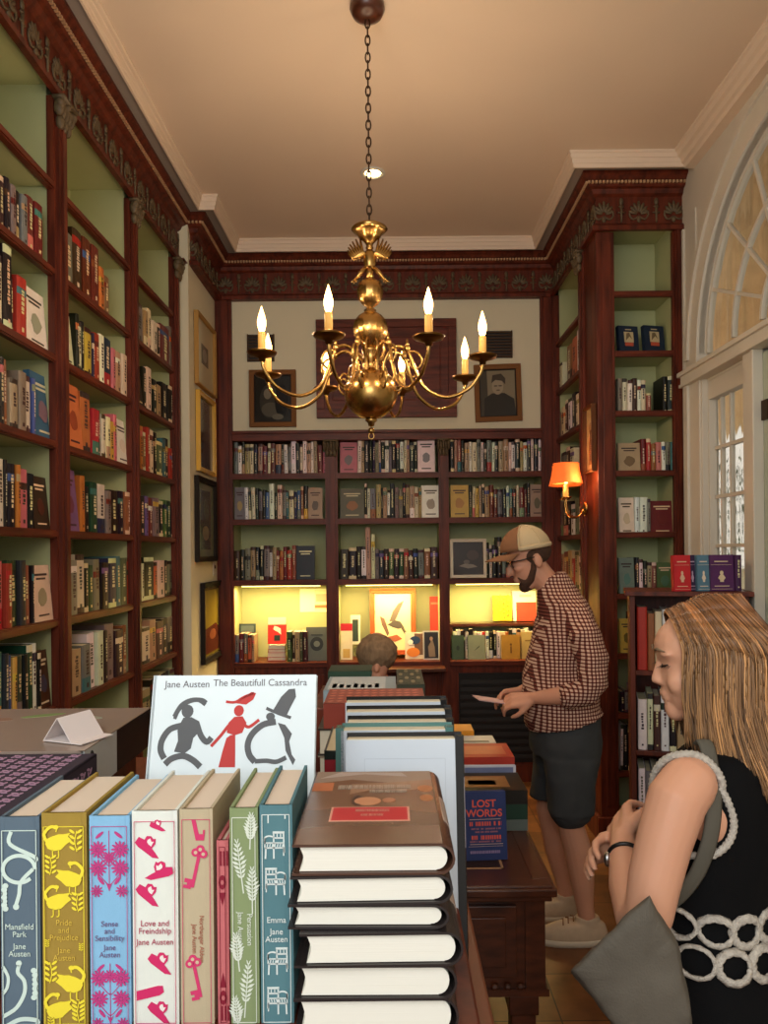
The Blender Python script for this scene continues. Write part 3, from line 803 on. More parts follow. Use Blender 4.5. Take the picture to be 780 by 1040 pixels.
GB = 'books on the back wall shelves'
YBk = 5.525
def B(x0, z, toks, place, nth, hs=(.2,.25), **k): shelf_row(YBk, x0, z, toks, place, nth, GB, hs=hs, dpt=.18, ypix=(HY-(z+.1-EYE)*137), **k)
bl, bm, br = 'back left bay', 'back middle bay', 'back right bay'
B(237.5, 2.284, '4s 4w 3k 5t 4c 4k 5t 5R 3c 5R 6t 3k 4w 3s 5w 4k 3c 4w 4t 3w 4t 5R 4p', bl, 'top shelf')
B(345, 2.284, 'F18:23p 4w 3t 5k 3k 3n 4s 2c 4k 4w 3s 4k 4k 4w 3c 3t 5k 3k F18:25w', bm, 'top shelf', hs=(.22,.26))
B(457.5, 2.284, '4k 3t 4m 3k 5t 3w 5c 4s 3c 3k 5s 3w 4k 5t 5t 3c 4w 5k 3t 4w 4k 3c 4k 3w', br, 'top shelf', hs=(.21,.25))
B(237.5, 1.948, 'F11:24s 4w 3k 4c 3k 4s 3k 4b 5:26w 3k 5:25c 4s 3e 5c 3n 4b 3m 4k F15:23t', bl, 'second shelf', hs=(.19,.25))
B(345, 1.948, 'F25:22G 3k 3c 6s 5t 2k 4t 3w 5k 4s 4s 3k 4t 5t 4c 3t F19:24w', bm, 'second shelf', hs=(.20,.26))
B(457.5, 1.948, 'F19:24y 3k 3c 4y 3t 3k 5t 4R 4R 5s 4k 3w 3e 4k 3c 5R 3R 3k F15:24t', br, 'second shelf', hs=(.2,.25))
B(237.5, 1.499, '6d 5k 6s 5t 4k 4k 6s 3w 4t 3R 4o 4R 5r 4m F19:25k', bl, 'third shelf', hs=(.21,.26))
B(345, 1.499, '9:22d 8:23k 5:24k 5:24w 5:38t 4:33c 4:22s 5:21g 5:22d 5:22G 5:22d 5:22g 5:22m 5:21d 5:22k 6:21s 6:22m 8:23d', bm, 'third shelf')
B(493, 1.499, '4:26k 3:24c 5:24k 5:30k 4:28s 4:24k 5:24d 5k 4s 4t 5k 5d', br, 'third shelf', hs=(.2,.25))
B(238.5, .892, '4:20s 5:21R 4:21s 4:20o 3:20t', bl, 'lit counter')
B(291.5, .892, '5:22G 3:22d 5:22t 3:22G 5:22d', bl, 'lit counter')

GR = 'books in the narrow right-hand bookcase'
YR = 4.405
def Rr(x0, z, toks, nth, hs=(.19,.24), **k): shelf_row(YR, x0, z, toks, 'narrow right bookcase', nth, GR, hs=hs, dpt=.17, ypix=(HY-(z+.1-EYE)*173), **k)
Rr(627.5, 2.496, '5:21s 5:21c 5:20w 5:21d 4:20w 5:20c 5:12m _12 5:22k 6:22g', 'fourth shelf')
Rr(628.5, 2.139, 'F23:19t 5:21R 5:21r 5:18m 6:19p 4:19w 5:19s 4:19e', 'fifth shelf')
Rr(629, 1.785, 'F16:22c 5:22w 8:22w 3:21s F25:20R', 'sixth shelf')
Rr(629.5, 1.43, 'F16:22s 4:22k 4:21w 4:20k 5:19t 5:19m F18:19G', 'seventh shelf')
Rr(630, 1.09, 'F15:20y 5k F12:18n', 'eighth shelf')
Rr(630, .74, '5:12k 4:13s F14:17s', 'ninth shelf')
Rr(630, .40, '3w 5k 4k 5b 5k', 'lowest shelf', hs=(.24,.27))
GS = 'books in the back right corner bookcase'
def Sr(x0, z, toks, nth, **k): shelf_row('S', x0, z, toks, 'corner case behind the wall lamp', nth, GS, ypix=(HY-(z+.1-EYE)*150), **k)
Sr(566, 2.86, '5:19c _5 5:25m 5:26o 5:28w', 'second shelf')
Sr(566, 2.51, '4:19s 4:21c 3d 4:23w 4k 3c 3t', 'third shelf')
Sr(568, 1.80, '4s 5:24k 3k 4:21w 4s 3c 4:22c', 'fifth shelf')
Sr(566, 1.44, '4:24c 3:23t 4m 4t 3r 4t 4c', 'sixth shelf')
Sr(566, 2.16, '4:19k 5s 4d 4c', 'fourth shelf')
REC.sort(key=lambda r: -r[0])
NIND = 215
for area, mb, Mx, lab, grp in REC[:NIND]:
    o = mb.build('book'); o.matrix_world = Mx; tag(o, lab, 'book', grp)
rest = MB()
for area, mb, Mx, lab, grp in REC[NIND:]: rest.merge(mb, Mx)
tag(rest.build('shelf_books'), 'remaining narrow book spines on the far shelves', 'books', kind='stuff')

# distinctive face-out books and displays
def faceout(px0, px1, pyb, Y, h, col, art, label, th=.022, lean=-6, group=None, name='book', parts=None, z=None, spine=None):
    p = W((px0+px1)/2, pyb, Y); w = (px1-px0)*Y/F
    if z is not None: p.z = z
    mb = face_mb(w, h, th, col, art, spine)
    o = mb.build(name); o.location = p; o.rotation_euler = (R(lean),0,0)
    return tag(o, label, 'book' if name == 'book' else name.replace('_',' '), group)
wv = [(-.5,-.2),(-.3,.3),(.0,.6),(.25,.3),(.5,-.1),(.1,-.3)]
for i, (a, b, side) in enumerate(((630,654,'left'),(656,681,'right'))):
    p = W((a+b)/2, 358, 4.40); w = (b-a)*4.40/F*.92
    mb = face_mb(w, .185, .03, (26,42,62), [((196,180,140), rc(-.45,.5,-.1,.6)), ((112,96,70), [(-.3,.0),(-.2,.5),(.1,.55),(.35,.1),(.1,.3)]), ((186,84,60), rc(-.4,.45,-.35,-.12)), ((196,180,140), rc(-.3,.3,.72,.78))])
    o = mb.build('book'); o.location = (p.x, 4.44, 2.847); o.rotation_euler = (R(-7),0,R(12 if i == 0 else 14))
    tag(o, f'dark blue book with small painting on its cover, {side} of the matching pair', 'book')
GC = 'books in the lit counter display'
YC = 5.60
faceout(243, 259, 670, 5.66, .27, (54,70,76), [((90,104,104), rc(-.8,.8,.5,.9))], 'dark teal book standing behind the small spines on the lit counter', z=.892, group=GC)
for k in range(4):
    m = MB().use('book', [(196,60,48),(232,226,214),(196,60,48),(228,220,200)][k]); w = .135-.004*k
    m.box(-w/2,w/2,0,.10,0,.003); m.box(-w/2,w/2,0,.10,.026,.029); m.box(-w/2,-w/2+.003,0,.10,0,.029); m.use('book',(230,220,200)); m.box(-w/2+.003,w/2-.003,.003,.098,.003,.026)
    p = W(281.5, 672, 5.6)
    single(m, 'book', ['red-edged book at the bottom of the small stack on the lit counter','white book second from bottom of the small stack on the lit counter','red-edged book third from bottom of the small stack on the lit counter','pale book on top of the small stack, lit counter'][k], 'book', (p.x, 5.58, .892+.0295*k), (0,0,R(3-2*k)), GC)
faceout(272, 290.5, 653, 5.62, .20, (196,44,36), [((236,222,180), rc(-1,1,.45,1)), ((236,226,200), [(-.4,.1),(-.3,.35),(.0,.3),(.4,.15),(.45,-.3),(.1,-.1),(-.2,.0)]), ((40,50,40), rc(-.3,.35,-.75,-.35))], 'red and cream book with white animal, propped on the small stack', z=1.013, group=GC)
faceout(311, 332.5, 672, 5.56, .25, (96,100,92), [((44,46,42), oval(0,.0,.62,.42)), ((120,124,112), oval(0,.0,.3,.18)), ((44,46,42), rc(-.55,.55,.5,.56))], 'grey book with dark oval emblem, right end of the left lit bay', z=.892, group=GC)
faceout(437, 447, 640, 5.75, .3, (206,66,44), [((230,120,90), rc(-.8,.8,.6,.7))], 'red book standing tall behind the blue-bird card, right of the bird print', z=1.05, group=GC)
faceout(346, 358, 672, 5.60, .27, (232,222,190), [((190,30,36), rc(-1,1,.6,1)), ((206,170,90), rc(-.6,.6,-.9,-.4))], 'cream book with red band, left end of the middle lit bay', z=.892, group=GC)
faceout(356, 366, 655, 5.66, .22, (236,230,200), [((52,66,48), rc(-.6,.6,-.8,.7))], 'cream card with dark green panel beside the red-banded book', z=1.0, group=GC)
faceout(430, 446.5, 669, 5.56, .215, (216,214,206), [((40,36,38), rc(-.86,.86,-.9,.9)), ((150,128,104), [(-.3,-.8),(-.4,-.1),(-.1,.2),(0,.5),(.2,.3),(.4,-.1),(.5,-.8)]), ((190,150,120), oval(.0,.45,.2,.14))], 'white-bordered book with a draped figure, right end of the middle lit bay', z=.892, group=GC)
yp = [((214,150,40), oval(-.6+.4*i, -.75+.38*j+.19*(i%2), .12, .1, 8)) for i in range(4) for j in range(5)]
faceout(501, 520, 632, 5.74, .195, (240,196,40), yp, 'bright yellow patterned book on the back ledge, right lit bay', z=1.16, group=GC)
faceout(521, 545, 632, 5.76, .23, (236,232,216), [((224,72,52), rc(-.7,1,-1,.25)), ((196,190,170), rc(-.4,.6,.6,.75))], 'white book with red lower cover beside the yellow patterned book', z=1.155, group=GC)
faceout(459, 471.5, 670, 5.55, .18, (62,82,54), [((36,50,34), oval(0,-.05,.25,.2))], 'dark green book, left end of the right lit bay', z=.892, group=GC)
faceout(475.5, 493, 670, 5.55, .18, (142,152,124), [((70,80,60), [(-.3,-.3),(.3,.0),(.4,.15),(.1,.0)])], 'pale sage book with small emblem, right lit bay', z=.892, group=GC)
faceout(510, 528.5, 670, 5.55, .18, (186,140,50), [((110,76,24), oval(0,.2,.12,.1)), ((110,76,24), rc(-.08,.08,-.5,.05))], 'golden brown book in the right lit bay, nearest the man', z=.892, group=GC)
faceout(530, 545, 672, 5.56, .2, (206,180,110), [((150,120,60), rc(-.5,.5,.3,.4))], 'pale gold book tucked behind the man, right lit bay', z=.892, group=GC)
# riser full of low spines at the rear of the right bay
t = thing('book_riser', 'low wooden riser at the rear of the right lit bay', 'riser', (.77,5.66,.892))
m = MB().use('desk_wood'); m.box(-.33,.33,0,.15,.235,.255); m.build('riser_top', t)
for sg in (-1,1):
    m = MB().use('desk_wood'); m.box(sg*.32-.01,sg*.32+.01,0,.15,0,.235); m.build('side_panel', t)
codes = 'wwkwkcwrwkkwcokwtcww'; x = .46
for k, cde in enumerate(codes):
    th = rng.uniform(.022,.034)
    if x+th > 1.07: break
    mb = book_mb(th, rng.uniform(.19,.225), .12, jit(CC[cde][0]))
    o = mb.build('book'); o.location = (x+th/2, 5.60+(.02 if k%2 else 0), .892); x += th+.002
    tag(o, f'small {CC[cde][1]} spine, {ORD[k+1]} from the left behind the green books, right lit bay', 'book', 'small books behind the green books')
# bird print, poster, cards
frame('framed_print', 'orange-framed bird print in the middle lit bay', 'picture', (.01,5.70,1.165), (R(-5),0,0), .345, .50, .035, 'paper', (196,92,48),
      [(238,226,176),((110,100,90),[(-.2,.0),(.0,.35),(.3,.62),(.6,.72),(.35,.35),(.1,.0)]),((120,92,80),[(-.7,.2),(-.45,.1),(-.2,-.4),(-.3,-.5),(-.6,-.1)]),((90,84,80),[(-.3,-.1),(.1,.05),(.4,.0),(.6,-.2),(.3,-.25),(.0,-.2)]),((170,96,70),[(-.4,-.55),(.2,-.45),(.5,-.6),(.1,-.7)]),((100,94,80),[(.5,-.1),(.75,-.4),(.7,-.5),(.45,-.25)])], glass='paper')
m = MB().use('paper',(238,230,200)); m.box(-.115,.115,-.003,0,-.09,.09); m.use('paper',(240,222,180)); m.box(0,.11,-.0035,-.003,-.08,.08); m.use('paper',(206,120,80)); m.box(.0,.115,-.004,-.003,-.06,-.035)
m.use('paper',(214,170,140)); m.box(.01,.105,-.004,-.003,-.01,.05)
single(m, 'poster', 'pale paper notice pinned to the lit back panel, left bay', 'poster', (-.595,5.812,1.325))
t = thing('card', 'card with a blue and white bird beside the seated head, middle lit bay', 'card', (.14,5.60,.893), rot=(R(-8),0,0))
m = MB().use('paper',(226,210,190)); m.box(-.04,.10,0,.003,0,.20); m.use('paper',(112,84,72)); m.box(.03,.10,-.001,0,.03,.19)
m.use('paper',(40,60,96)).prism([(x*.04+.035,z*.03+.14) for x,z in oval(0,0,1,1)], -.002,0,'y'); m.use('paper',(240,236,226)); m.prism([(x*.02+.0,z*.02+.125) for x,z in oval(0,0,1,1)], -.003,0,'y'); m.use('paper',(220,130,60)); m.prism([(x*.05+.02,z*.035+.05) for x,z in oval(0,0,1,1)], -.002,0,'y')
m.build('card_front', t)
# white-framed photo standing on the third shelf of the right bay
frame('framed_photograph', 'white-framed dark photograph standing on the back right shelf', 'picture', (W(475.5,586,5.5).x,5.50,1.497+.145), (R(-4),0,0), .265, .285, .022, 'paper', (206,198,180),
      [(44,34,28),((120,112,100),[(-.6,-.45),(-.2,-.3),(.3,-.35),(.6,-.5),(.0,-.6)]),((90,80,72),oval(-.1,-.2,.2,.12)),((64,48,40),oval(.3,.2,.4,.3))], inner=None)
# ------------------------------------------------------------------ chandelier
CX, CY = -.075, 3.05
ch = thing('chandelier', 'brass eight-arm chandelier with candle bulbs and an eagle, hanging on a chain', 'chandelier', (CX,CY,CZ))
m = MB().use('desk_wood', smooth=True); m.lathe([(.07,0),(.072,-.02),(.06,-.045),(.03,-.06),(.0,-.062)][::-1], 24); m.build('ceiling_canopy', ch)
m = MB().use('iron', smooth=True); z = -.06; k = 0
while z > -.865:
    c = []
    for q in range(12):
        a = 2*pi*q/12; x, zz = .0095*cos(a), .022*sin(a)
        c.append((x,0,z-.018+zz) if k % 2 == 0 else (0,x,z-.018+zz))
    m.tube(c, .0032, 6, closed=True); z -= .0345; k += 1
m.build('chain', ch)
Zb = lambda y: EYE+(HY-y)/249.0-CZ       # from photo rows at chandelier depth, relative to ceiling
def prof(l): return [(r, Zb(y)) for r, y in l][::-1]
m = MB().use('brass', smooth=True); m.lathe(prof([(.006,227),(.03,228),(.068,231),(.073,233),(.062,236),(.05,238),(.045,241),(.03,244),(.018,247),(.012,250),(.016,252),(.006,256)]), 28, lobes=24, depth=.05); m.build('cup', ch)
# eagle
m = MB().use('brass', smooth=True); ze = Zb(264)
m.ell((0,0,ze), (.026,.02,.048), 12, 10); m.ell((0,-.006,ze+.058), (.013,.014,.016), 10, 8); m.tube([(0,-.015,ze+.058),(0,-.03,ze+.05)], [.006,.002], 6)
for sg in (-1,1):
    for q in range(7):
        a = .1+q*.22; L = .115-.006*q
        m.tube([(sg*.015,0,ze+.02),(sg*(.03+.02*q*.3),0,ze+.03-.004*q),(sg*(.03+L*sin(a)*.75),.0,ze+.02+L*cos(a)*.62)], [.014,.015,.005], 6, flat=.6)
    m.tube([(sg*.012,0,ze-.03),(sg*.04,0,ze-.055),(sg*.062,-.002,ze-.085)], [.011,.009,.005], 8)
    for q in (-1,0,1): m.tube([(sg*.06,0,ze-.082),(sg*(.066+.012*q),-.01,ze-.1+.006*abs(q))], [.005,.002], 5)
m.tube([(0,0,ze-.03),(0,0,ze-.08)], [.018,.03], 10, flat=.6)
m.build('eagle', ch)
m = MB().use('brass', smooth=True)
m.lathe(prof([(.012,280),(.02,284),(.04,287),(.048,293),(.049,298),(.044,304),(.03,309),(.014,312),(.012,314)]), 32, lobes=14, depth=.22)
m.lathe(prof([(.012,313),(.024,315),(.022,317),(.045,321),(.06,326),(.066,333),(.062,340),(.05,346),(.032,351),(.026,354)]), 36, lobes=16, depth=.20)
m.lathe(prof([(.026,353),(.036,355),(.036,357),(.028,359),(.032,364),(.028,369),(.036,372),(.03,374),(.042,376),(.05,378)]), 28)
m.build('stem', ch)
m = MB().use('brass', smooth=True)
R0 = .109; zc = Zb(400)
m.lathe([(R0*cos(a), zc+R0*.95*sin(a)) for a in [(-pi/2+pi*i/16) for i in range(17)]], 40)
m.lathe([(.0,-.135),(.012,-.13),(.014,-.118),(.026,-.108),(.02,-.1)], 16, o=(0,0,zc)); m.ell((0,0,zc-.15), .014, 10, 8); m.tube([(.011*cos(2*pi*q/12),0,zc-.172+.013*sin(2*pi*q/12)) for q in range(12)], .0035, 6, closed=True)
m.build('ball', ch)
arm_angles = [28+45*k for k in range(8)]
for k, ad in enumerate(arm_angles):
    a = R(ad); T = Matrix.Rotation(a+pi*1.5, 4, 'Z')      # local +x -> outward
    T = Matrix.Rotation(a-pi/2, 4, 'Z')
    zp = 2.452-CZ
    m = MB().use('brass', smooth=True); m.T = T
    pts = bez([(.10,0,zp-.045),(.075,0,zp-.085),(.055,0,zp-.05),(.06,0,zp+.02),(.10,0,zp+.072),(.155,0,zp+.055),(.185,0,zp-.02),(.225,0,zp-.10),(.31,0,zp-.145),(.40,0,zp-.12),(.45,0,zp-.06),(.46,0,zp-.02)], 6)
    m.tube(pts, .0072, 8)
    m.tube(bez([(.155,0,zp+.05),(.20,0,zp+.04),(.215,0,zp+.0),(.19,0,zp-.025),(.165,0,zp-.005),(.175,0,zp+.015)],5), .005, 6)
    m.tube(bez([(.07,0,zp-.085),(.115,0,zp-.105),(.14,0,zp-.07),(.12,0,zp-.04),(.095,0,zp-.06)],5), .005, 6)
    m.tube(bez([(.03,0,zp+.02),(.06,0,zp+.06),(.05,0,zp+.10),(.028,0,zp+.115)],4), .005, 6)
    m.ell((.155,0,zp+.062), (.012,.012,.018), 10, 8); m.tube([(.155,0,zp+.06),(.155,0,zp+.1)], [.009,.004], 8)
    m.T = None; arm = m.build('arm', ch)
    m = MB().use('dark_brass', smooth=True); o = T @ Vector((.46,0,0))
    m.lathe([(.0,zp-.03),(.012,zp-.028),(.014,zp-.016),(.03,zp-.010),(.052,zp-.002),(.058,zp+.006),(.054,zp+.008),(.03,zp),(.016,zp+.004),(.017,zp+.012),(.0,zp+.012)], 24, o=(o.x,o.y,0)); m.build('drip_pan', arm)
    m = MB().use('candle', smooth=True); m.lathe([(.0145,zp+.010),(.0145,zp+.078),(.013,zp+.082),(.006,zp+.083)], 16, o=(o.x,o.y,0)); m.build('candle_sleeve', arm)
    m = MB().use('bulb', smooth=True); m.lathe([(.007,zp+.082),(.012,zp+.092),(.0165,zp+.112),(.0165,zp+.125),(.012,zp+.145),(.006,zp+.165),(.002,zp+.178),(.0,zp+.182)], 16, o=(o.x,o.y,0)); m.build('bulb', arm)

# recessed downlight
dl = thing('recessed_downlight', 'small round recessed downlight glowing in the ceiling', 'ceiling light', (-.085,4.40,CZ))
m = MB().use('white_paint', smooth=True); m.lathe([(.05,-.001),(.072,-.001),(.075,-.006),(.07,-.012),(.05,-.010),(.05,-.001)], 28); m.build('trim_ring', dl)
m = MB().use('downlight', smooth=True); m.lathe([(.05,-.003),(.03,-.012),(.0,-.016)][::-1], 24); m.build('lens', dl)

# wall lamp with two shades
wl = thing('wall_lamp', 'brass wall lamp with orange pleated shades on the mahogany post', 'wall lamp', (1.19,4.56,1.95))
m = MB().use('brass', smooth=True); m.T = Matrix.Rotation(-pi/2,4,'Y'); m.lathe([(.0,-.003),(.045,0),(.045,.008),(.02,.016),(.0,.016)], 20); m.T = None
m.T = None; m.build('backplate', wl)
for i, (dx, dy) in enumerate(((-.125,-.03),(-.10,.11))):
    m = MB().use('brass', smooth=True); m.tube(bez([(-.01,0,0),(dx*.4,dy*.4,-.05),(dx*.85,dy*.85,-.04),(dx,dy,.02),(dx,dy,.07)],6), .006, 8)
    m.lathe([(.0,.055),(.03,.062),(.034,.07),(.0,.07)], 16, o=(dx,dy,0)); arm = m.build('lamp_arm', wl)
    m = MB().use('candle', smooth=True); m.lathe([(.013,.07),(.013,.15),(.0,.15)], 12, o=(dx,dy,0)); m.build('candle_sleeve', arm)
    m = MB().use('bulb', smooth=True); m.lathe([(.006,.15),(.014,.165),(.014,.18),(.0,.205)], 12, o=(dx,dy,0)); m.build('bulb', arm)
    m = MB().use('shade', smooth=True); N_ = 48; vs = []; fs = []
    for j, (r_, z_) in enumerate(((.098,.15),(.094,.158),(.082,.21),(.074,.262),(.077,.272))):
        for k in range(N_):
            a = 2*pi*k/N_; rr = r_*(1+.025*(-1)**k); vs.append((dx+rr*cos(a), dy+rr*sin(a), z_))
    for j in range(4):
        for k in range(N_): fs.append((j*N_+k, j*N_+(k+1)%N_, (j+1)*N_+(k+1)%N_, (j+1)*N_+k))
    m.add(vs, fs); sh = m.build('lamp_shade', wl)
    so = sh.modifiers.new('s','SOLIDIFY'); so.thickness = .002

# ------------------------------------------------------------------ small rack on the right with portraits-covered books
rk = thing('display_shelf', 'low dark wood display shelf of books by the window wall', 'shelf', (1.42,3.62,0), R(-16))
for (x0,x1,y0,y1,z0,z1,nm) in ((-.26,-.235,-.14,.22,0,1.478,'side_panel'),(.235,.26,-.14,.22,0,1.478,'side_panel'),(-.235,.235,.20,.22,0.05,1.478,'back_panel'),
                         (-.28,.28,-.16,.23,1.478,1.50,'top'),(-.235,.235,-.13,.20,1.10,1.122,'shelf'),(-.235,.235,-.13,.20,.72,.742,'shelf'),(-.235,.235,-.13,.20,.34,.362,'shelf'),(-.235,.235,-.13,.20,0,.08,'plinth')):
    m = MB().use('mahogany'); m.box(x0,x1,y0,y1,z0,z1); m.build(nm, rk, bevel=.002)
TR = Matrix.Translation((1.42,3.62,0)) @ Matrix.Rotation(R(-16),4,'Z')
def onrack(mb, x, y, z, label, rot=(0,0,0), name='book'):
    p = TR @ Vector((x,y,z)); o = mb.build(name); o.location = p; o.rotation_euler = (rot[0],rot[1],rot[2]+R(-16)); return tag(o, label, 'book', 'books on the display shelf by the window wall')
bust = lambda c: [(c, oval(0,.0,.14,.12)), (c, [(-.3,-.28),(-.12,-.1),(.12,-.1),(.3,-.28),(.15,-.4),(-.15,-.4)]), (c, rc(-.14,.14,-.5,-.38))]
ln = lambda c: [(c, rc(-.55,.55,.6,.66)), (c, rc(-.85,.85,.44,.455)), (c, rc(-.6,.6,-.75,-.71)), (c, rc(-.85,.85,-.9,-.885))]
for (pa, pb, col, nm, acc) in ((685.6,703,(196,36,44),'red',(220,180,150)),(702,711,(52,32,66),'dark purple',(200,170,190)),(709.5,723,(86,124,146),'dusty blue',(230,210,190)),(722,747,(86,40,92),'purple',(226,206,170))):
    p = W((pa+pb)/2, 602, 3.46); w = (pb-pa)*3.46/F
    o = face_mb(w, .168, .03, col, ln(acc)+bust(acc)).build('book'); o.location = (p.x, 3.47+(.0 if nm!='dark purple' else .02), 1.502); o.rotation_euler = (R(-4),0,0)
    tag(o, f'{nm} book with a small pale bust on its cover, standing on the display shelf', 'book', 'bust-cover books on the display shelf')
m_ = book_mb(.03,.166,.11,(70,34,78)); o = m_.build('book'); pp = W(749,602,3.47); o.location = (pp.x+.005,3.47,1.502); tag(o, 'purple spine at the right end of the bust-cover books', 'book', 'bust-cover books on the display shelf')
x = -.225
for k, (cde, th, h) in enumerate((('r',.045,.30),('m',.03,.27),('c',.03,.28),('w',.03,.29),('c',.035,.27),('w',.04,.29),('k',.03,.25),('s',.04,.27),('c',.05,.28),('w',.05,.28))):
    onrack(book_mb(th,h,.2,jit(CC[cde][0]),fancy=False), x+th/2, -.11, 1.123, f'{CC[cde][1]} book, {ORD[k+1]} from the left on the upper level of the display shelf'); x += th+.003
x = -.225
for k, (cde, th, h) in enumerate((('w',.04,.24),('c',.025,.27),('d',.03,.26),('w',.035,.27),('k',.03,.24),('t',.04,.26),('s',.03,.27),('k',.035,.24),('w',.04,.26),('m',.03,.25),('c',.04,.25))):
    onrack(book_mb(th,h,.2,jit(CC[cde][0])), x+th/2, -.11, .743, f'{CC[cde][1]} book, {ORD[k+1]} from the left on the middle level of the display shelf'); x += th+.003
x = -.225
for k, (cde, th, h) in enumerate((('w',.03,.29),('s',.025,.28),('w',.03,.29),('b',.025,.28),('s',.03,.27),('w',.03,.29),('n',.03,.27),('b',.03,.28),('k',.03,.27),('s',.04,.27),('t',.04,.27),('k',.04,.25))):
    onrack(book_mb(th,h,.2,jit(CC[cde][0])), x+th/2, -.11, .363, f'{CC[cde][1]} book, {ORD[k+1]} from the left on the low level of the display shelf'); x += th+.003

# ------------------------------------------------------------------ writing desk behind the display table
dk = thing('writing_desk', 'dark carved wooden writing desk with inset leather top', 'desk', (-.10,2.06,0))
m = MB().use('desk_wood'); Wd, Dd, Hd = .55, 1.25, .77
m.box(-Wd,Wd,0,Dd,Hd-.028,Hd-.006); m.box(-Wd+.012,Wd-.012,.012,Dd-.012,Hd-.045,Hd-.026)
for b in ((-Wd+.01,Wd-.01,.01,.06),(-Wd+.01,Wd-.01,Dd-.06,Dd-.01),(-Wd+.01,-Wd+.06,.06,Dd-.06),(Wd-.06,Wd-.01,.06,Dd-.06)): m.box(*b,Hd-.01,Hd)
m.build('desk_top', dk, bevel=.004)
m = MB().use('desk_wood'); m.box(-Wd+.06,Wd-.06,.06,Dd-.06,Hd-.01,Hd-.002); m.use('gilt_bead'); m.box(Wd-.135,Wd-.128,.13,Dd-.13,Hd-.003,Hd-.0012); m.box(-Wd+.128,-Wd+.135,.13,Dd-.13,Hd-.003,Hd-.0012); m.box(-Wd+.128,Wd-.128,.13,.137,Hd-.003,Hd-.0012)
m.use('leather'); m.box(-Wd+.14,Wd-.14,.142,Dd-.14,Hd-.003,Hd-.0008); m.build('top_inlay', dk)
m = MB().use('desk_wood'); m.box(-Wd+.03,Wd-.03,.035,Dd-.03,.47,Hd-.045); m.box(-Wd+.02,Wd-.02,.025,Dd-.02,.455,.475)
g = MB()
m.box(Wd-.085,Wd-.03,.026,.036,.475,Hd-.045); m.box(-Wd+.03,-Wd+.085,.026,.036,.475,Hd-.045)
for k in range(26): m.ell((-Wd+.1+k*.036,.026,.482), (.012,.006,.010), 6, 4)
m.build('apron', dk)
for x0, x1 in ((.03,.44),(-.44,-.03)):
    m = MB().use('desk_wood'); m.box(x0,x1,.022,.036,.51,Hd-.06); m.box(x0+.03,x1-.03,.016,.022,.54,Hd-.09); dw = m.build('drawer', dk, bevel=.003)
    m = MB().use('dark_brass', smooth=True); m.ell(((x0+x1)/2,.005,.62), (.014,.012,.014), 12, 8); m.tube([((x0+x1)/2,.018,.62),((x0+x1)/2,.006,.62)], .006, 8); m.build('knob', dw)
for x in (-Wd+.09,Wd-.09):
    for y in (.07, Dd-.09):
        m = MB().use('desk_wood', smooth=False); m.box(x-.034,x+.034,y-.034,y+.034,.0,.456); m.box(x-.042,x+.042,y-.042,y+.042,.40,.456); m.box(x-.042,x+.042,y-.042,y+.042,0,.05); m.build('leg', dk, bevel=.004)

def flatbook(w, d, h, cover, pages=(226,214,190), spine_side='x+', m=None):
    """lying book, origin at the centre of its underside"""
    m = m or MB(); b = .003
    m.use('book', cover); m.box(-w/2,w/2,-d/2,d/2,0,b); m.box(-w/2,w/2,-d/2,d/2,h-b,h)
    if spine_side == 'x+': m.box(w/2-b,w/2+.001,-d/2,d/2,0,h)
    elif spine_side == 'x-': m.box(-w/2-.001,-w/2+b,-d/2,d/2,0,h)
    else: m.box(-w/2,w/2,-d/2-.001,-d/2+b,0,h)
    m.use('book', pages); m.box(-w/2+.004,w/2-.004,-d/2+.004,d/2-.004,b,h-b)
    return m
SD = 'books stacked on the writing desk'
def stackbook(px0, px1, py_top, py_bot, Y, cover, label, spine='y-', d=.17, pages=(222,210,186), z=None, rz=0, art=None):
    a = W(px0,py_bot,Y); b = W(px1,py_top,Y); w = b.x-a.x; h = b.z-a.z
    m = flatbook(w, d, h, cover, pages, spine)
    if art:
        for c, x0,x1,y0,y1 in art: m.use('book', c); m.box(x0*w,x1*w,y0*d,y1*d,h,h+.0006)
    o = m.build('book'); o.location = ((a.x+b.x)/2, Y+d/2, a.z if z is None else z); o.rotation_euler = (0,0,rz)
    return tag(o, label, 'book', SD)
dz = .7705
# front pile, from the desk upwards
Yp = 2.50
def pile(X1, Y, z0, items, d=.18):
    z = z0
    for (w, h, cov, sp, lab, art) in items:
        m = flatbook(w, d, h, cov, spine_side=sp)
        if art:
            for c, x0,x1,y0,y1 in art: m.use('book', c); m.box(x0*w,x1*w,y0*d,y1*d,h,h+.0006)
        o = m.build('book'); o.location = (X1-w/2, Y+d/2, z); tag(o, lab, 'book', SD); z += h+.0004
    return z
z = pile(.445, 2.48, dz, [(.24,.037,(98,108,104),'y-','grey book at the bottom of the front pile on the desk',None),
                         (.24,.050,(34,62,50),'y-','dark green thick book, second in the front pile on the desk',None),
                         (.235,.046,(34,30,26),'y-','black-bound book topping the front pile, small brown landscape on its cover',[((150,104,60),-.42,.28,-.32,.3),((98,66,40),-.3,.1,-.2,.05)])], d=.2)
o = face_mb(.20,.150,.02,(206,210,226),[((120,130,170),rc(-.85,.9,-.9,.92))]).build('book'); o.location = (.345,2.70,dz); o.rotation_euler = (R(-4),0,0); tag(o,'pale blue-white book standing behind the front pile on the desk','book',SD)
z = pile(.452, 2.78, dz, [(.25,.035,(60,50,44),'y-','brown book at the bottom of the second pile on the desk',None),(.25,.045,(110,100,90),'y-','grey-brown book low in the second pile on the desk',None),(.25,.035,(190,180,160),'y-','pale book in the middle of the second pile on the desk',None),
                         (.245,.045,(186,62,50),'y-','red book with speckled spine topping the second pile on the desk',[((206,110,84),-.4,.4,-.3,.3)])], d=.2)
